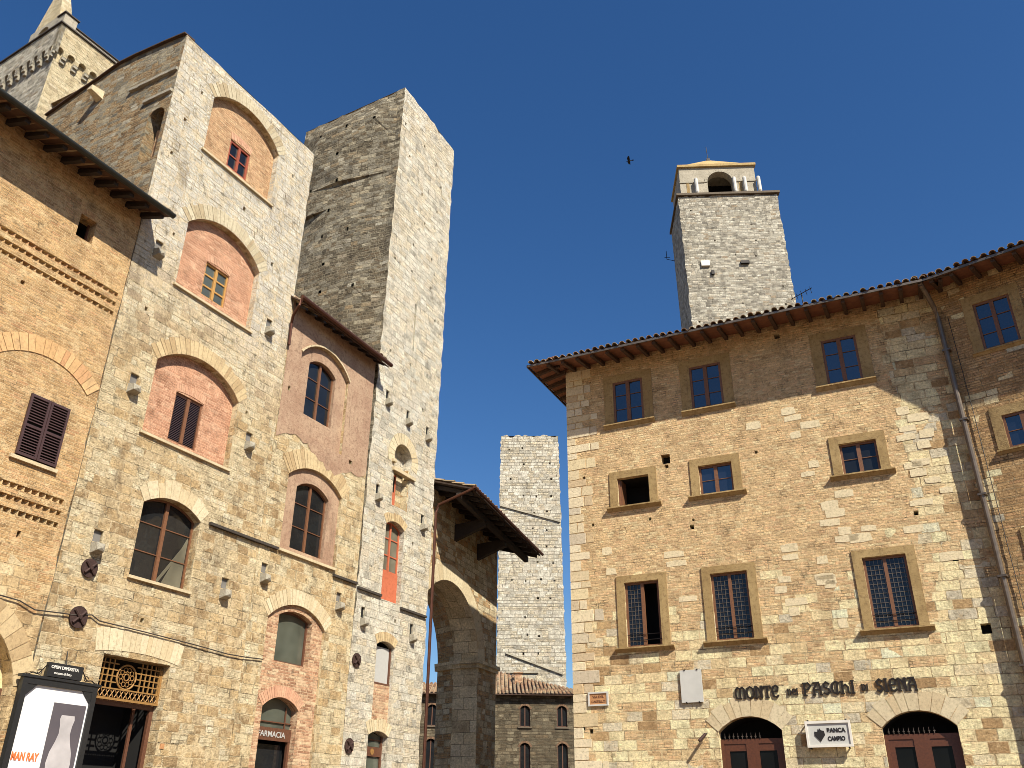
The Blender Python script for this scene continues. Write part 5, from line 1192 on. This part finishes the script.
b = MB(); b.box(-.05, 1.15, -.05, 1.0, 54.76, 54.86); b.box(1.16, 8.1, .25, 1.1, 54.36, 54.44); b.build('coping', M['lead'], gtw)
b = MB(); b.add([(.2, 1.2, 55.1), (1.3, 1.2, 55.1), (1.3, 4.4, 55.1), (.2, 4.4, 55.1), (.3, 2.4, 59.5), (.8, 2.4, 59.5), (.8, 3.0, 59.5), (.3, 3.0, 59.5)], [(0, 1, 5, 4), (1, 2, 6, 5), (2, 3, 7, 6), (3, 0, 4, 7), (4, 5, 6, 7)])
b.build('spire', M['great_tower'], gtw)

# ================================================================== shaded house beyond the gateway
RK = R_(90 - 88); kh = thing('back_house', 'shaded two-storey house with small arched windows and tiled roof seen behind the gateway pier', 'house', (-1.08, 60, 0), RK)
kw = []
for x in (-4.3, -3.75 + 0.0): pass
for (x0, x1) in ((1.75, 2.43), (4.17, 4.83), (-4.25, -3.6), (-6.6, -5.9)):
    kw.append(archloop(x0, x1, 7.08, 8.05, 8.36, 10)); kw.append(archloop(x0, x1, 3.6 if x0 > 0 else 4.4, 6.0, 6.1 if x0 > 0 else 6.3, 8))
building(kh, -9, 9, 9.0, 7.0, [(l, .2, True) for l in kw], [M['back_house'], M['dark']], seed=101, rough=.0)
for l in kw:
    x0, x1, z0, z1 = bb(l); xm = (x0 + x1) / 2
    b = MB(); b.box(xm - .03, xm + .03, .1, .15, z0, z1 - .03); b.box(x0, x0 + .05, .1, .15, z0, z1 - .2); b.box(x1 - .05, x1, .1, .15, z0, z1 - .2); b.box(x0, x1, .1, .15, z0, z0 + .05); fo = b.build('window', M['frame_dark'], kh)
    b = MB(); b.box(x0 + .01, x1 - .01, .13, .14, z0, z1 - .12); b.build('pane', M['glass'], fo)
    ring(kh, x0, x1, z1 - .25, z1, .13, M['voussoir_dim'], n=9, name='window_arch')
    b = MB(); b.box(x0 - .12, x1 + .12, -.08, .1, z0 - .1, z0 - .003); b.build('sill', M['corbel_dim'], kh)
b = MB(); b.hexa([(-9.2, -.45, 8.95), (9.2, -.45, 8.95), (9.2, .1, 9.1), (-9.2, .1, 9.1), (-9.2, -.45, 9.0), (9.2, -.45, 9.0), (9.2, .1, 9.15), (-9.2, .1, 9.15)]); b.build('soffit', M['wood'], kh)
# monopitch roof whose ridge falls towards the right
b = MB(); rz = lambda x: 11.05 - max(0, x - .3) * .22 if x > -3 else 10.2
xsr = [-9.2, -3.01, -3.0, .3, 9.2]
vs = [(x, -.47, 9.02) for x in xsr] + [(x, 4.0, rz(x)) for x in xsr] + [(x, 7.4, 9.05) for x in xsr]
b.add(vs, [(i, i + 1, 6 + i, 5 + i) for i in range(4)] + [(5 + i, 6 + i, 11 + i, 10 + i) for i in range(4)]); b.build('roof', M['tile'], kh)
tb = MB(); rr_ = random.Random(8)
for i in range(68):
    x = -9.1 + i * .27
    for j in range(9):
        t0, t1 = j / 9, (j + 1.1) / 9; ya, yb2 = -.5 + 4.5 * t0, -.5 + 4.5 * t1; zt_ = rz(x); za, zb = 9.05 + (zt_ - 9.02) * t0 + .03, 9.03 + (zt_ - 9.02) * t1; r = .09 * rr_.uniform(.9, 1.1)
        vs = []
        for yy, zz, r2 in ((ya, za, r), (yb2, zb, r * .85)): vs += [(x - r2 * math.cos(math.pi * k / 5), yy, zz + r2 * math.sin(math.pi * k / 5)) for k in range(6)]
        tb.add(vs, [(k, k + 1, 7 + k, 6 + k) for k in range(5)] + [tuple(range(6))[::-1]])
tb.build('roof_tiles', M['tile'], kh)
b = MB(); b.box(1.5, 2.0, 2.2, 2.7, 9.9, 10.7); b.box(1.42, 2.08, 2.12, 2.78, 10.7, 10.78); b.build('chimney', M['shop_brick'], kh)

# ================================================================== small things against the sky
an = thing('television_antenna', 'thin rooftop antenna on the tiled roof to the right of the bell tower', 'antenna', atR(-2.3, .6) * KR + Vector((0, 0, 16.0)), ROT_R)
b = MB(); b.tube([(0, 0, 0), (0, 0, 1.1)], .02, 6); b.build('mast', M['iron'], an)
b = MB(); b.tube([(-.35, 0, .95), (.35, -.1, 1.15)], .014, 5)
for t in (-.3, -.15, 0, .15, .3): b.tube([(t, -.22, 1.05 + t * .28), (t, .2, 1.05 + t * .28)], .008, 4)
b.build('aerial', M['iron'], an)
rt_ = thing('ridge_tiles', 'small heap of loose curved tiles lying on the tiled roof just below the bell tower', 'roof tiles', atR(-4.3, .5) * KR + Vector((0, 0, 16.1)), ROT_R)
for i in range(5):
    b = MB(); x = -.5 + i * .26; b.add([(x + .1 * math.cos(math.pi * k / 6), y, .12 + .02 * (i % 2) + .09 * math.sin(math.pi * k / 6)) for y in (-.25, .25) for k in range(7)], [(k, k + 1, 8 + k, 7 + k) for k in range(6)]); b.build('tile', M['tile'], rt_)
# bird: wings half raised, gliding
def px_ray(px, py, dist):
    v = rt2 * ((px - 512) / 870) - up2 * ((py - 384) / 870) + fwv
    return Vector((0, 0, 1.6)) + v.normalized() * dist
bd = MB()
bd.tube([(-.3, 0, 0), (-.18, 0, .01), (0, 0, .02), (.16, 0, .03), (.24, 0, .05), (.31, 0, .04)], [.02, .05, .075, .055, .04, .006], 10)
bd.add([(-.28, -.05, .0), (-.28, .05, .0), (-.5, .1, -.02), (-.5, -.1, -.02), (-.28, 0, .03), (-.5, 0, .0)], [(0, 1, 2, 3), (0, 4, 1), (3, 2, 5), (4, 5, 2, 1), (4, 0, 3, 5)])
for s in (1, -1):
    w_ = [(.12, .04 * s, .05), (.17, .25 * s, .14), (.08, .5 * s, .16), (-.1, .62 * s, .12), (-.12, .4 * s, .1), (-.12, .2 * s, .07), (-.12, .04 * s, .03)]
    n_ = len(w_); bd.add(w_ + [(x, y, z - .015) for x, y, z in w_], [tuple(range(n_)), tuple(range(2 * n_ - 1, n_ - 1, -1))] + [(i, i + n_, (i + 1) % n_ + n_, (i + 1) % n_) for i in range(n_)])
bo = bd.build('bird', M['feather'], None, loc=px_ray(629, 161, 75), rot=R_(165), smooth=False); bo.scale = (.75, .75, .75); bo.rotation_euler = (R_(12), R_(8), R_(168))
tag(bo, 'small black bird gliding in the open blue sky left of the bell tower', 'bird')
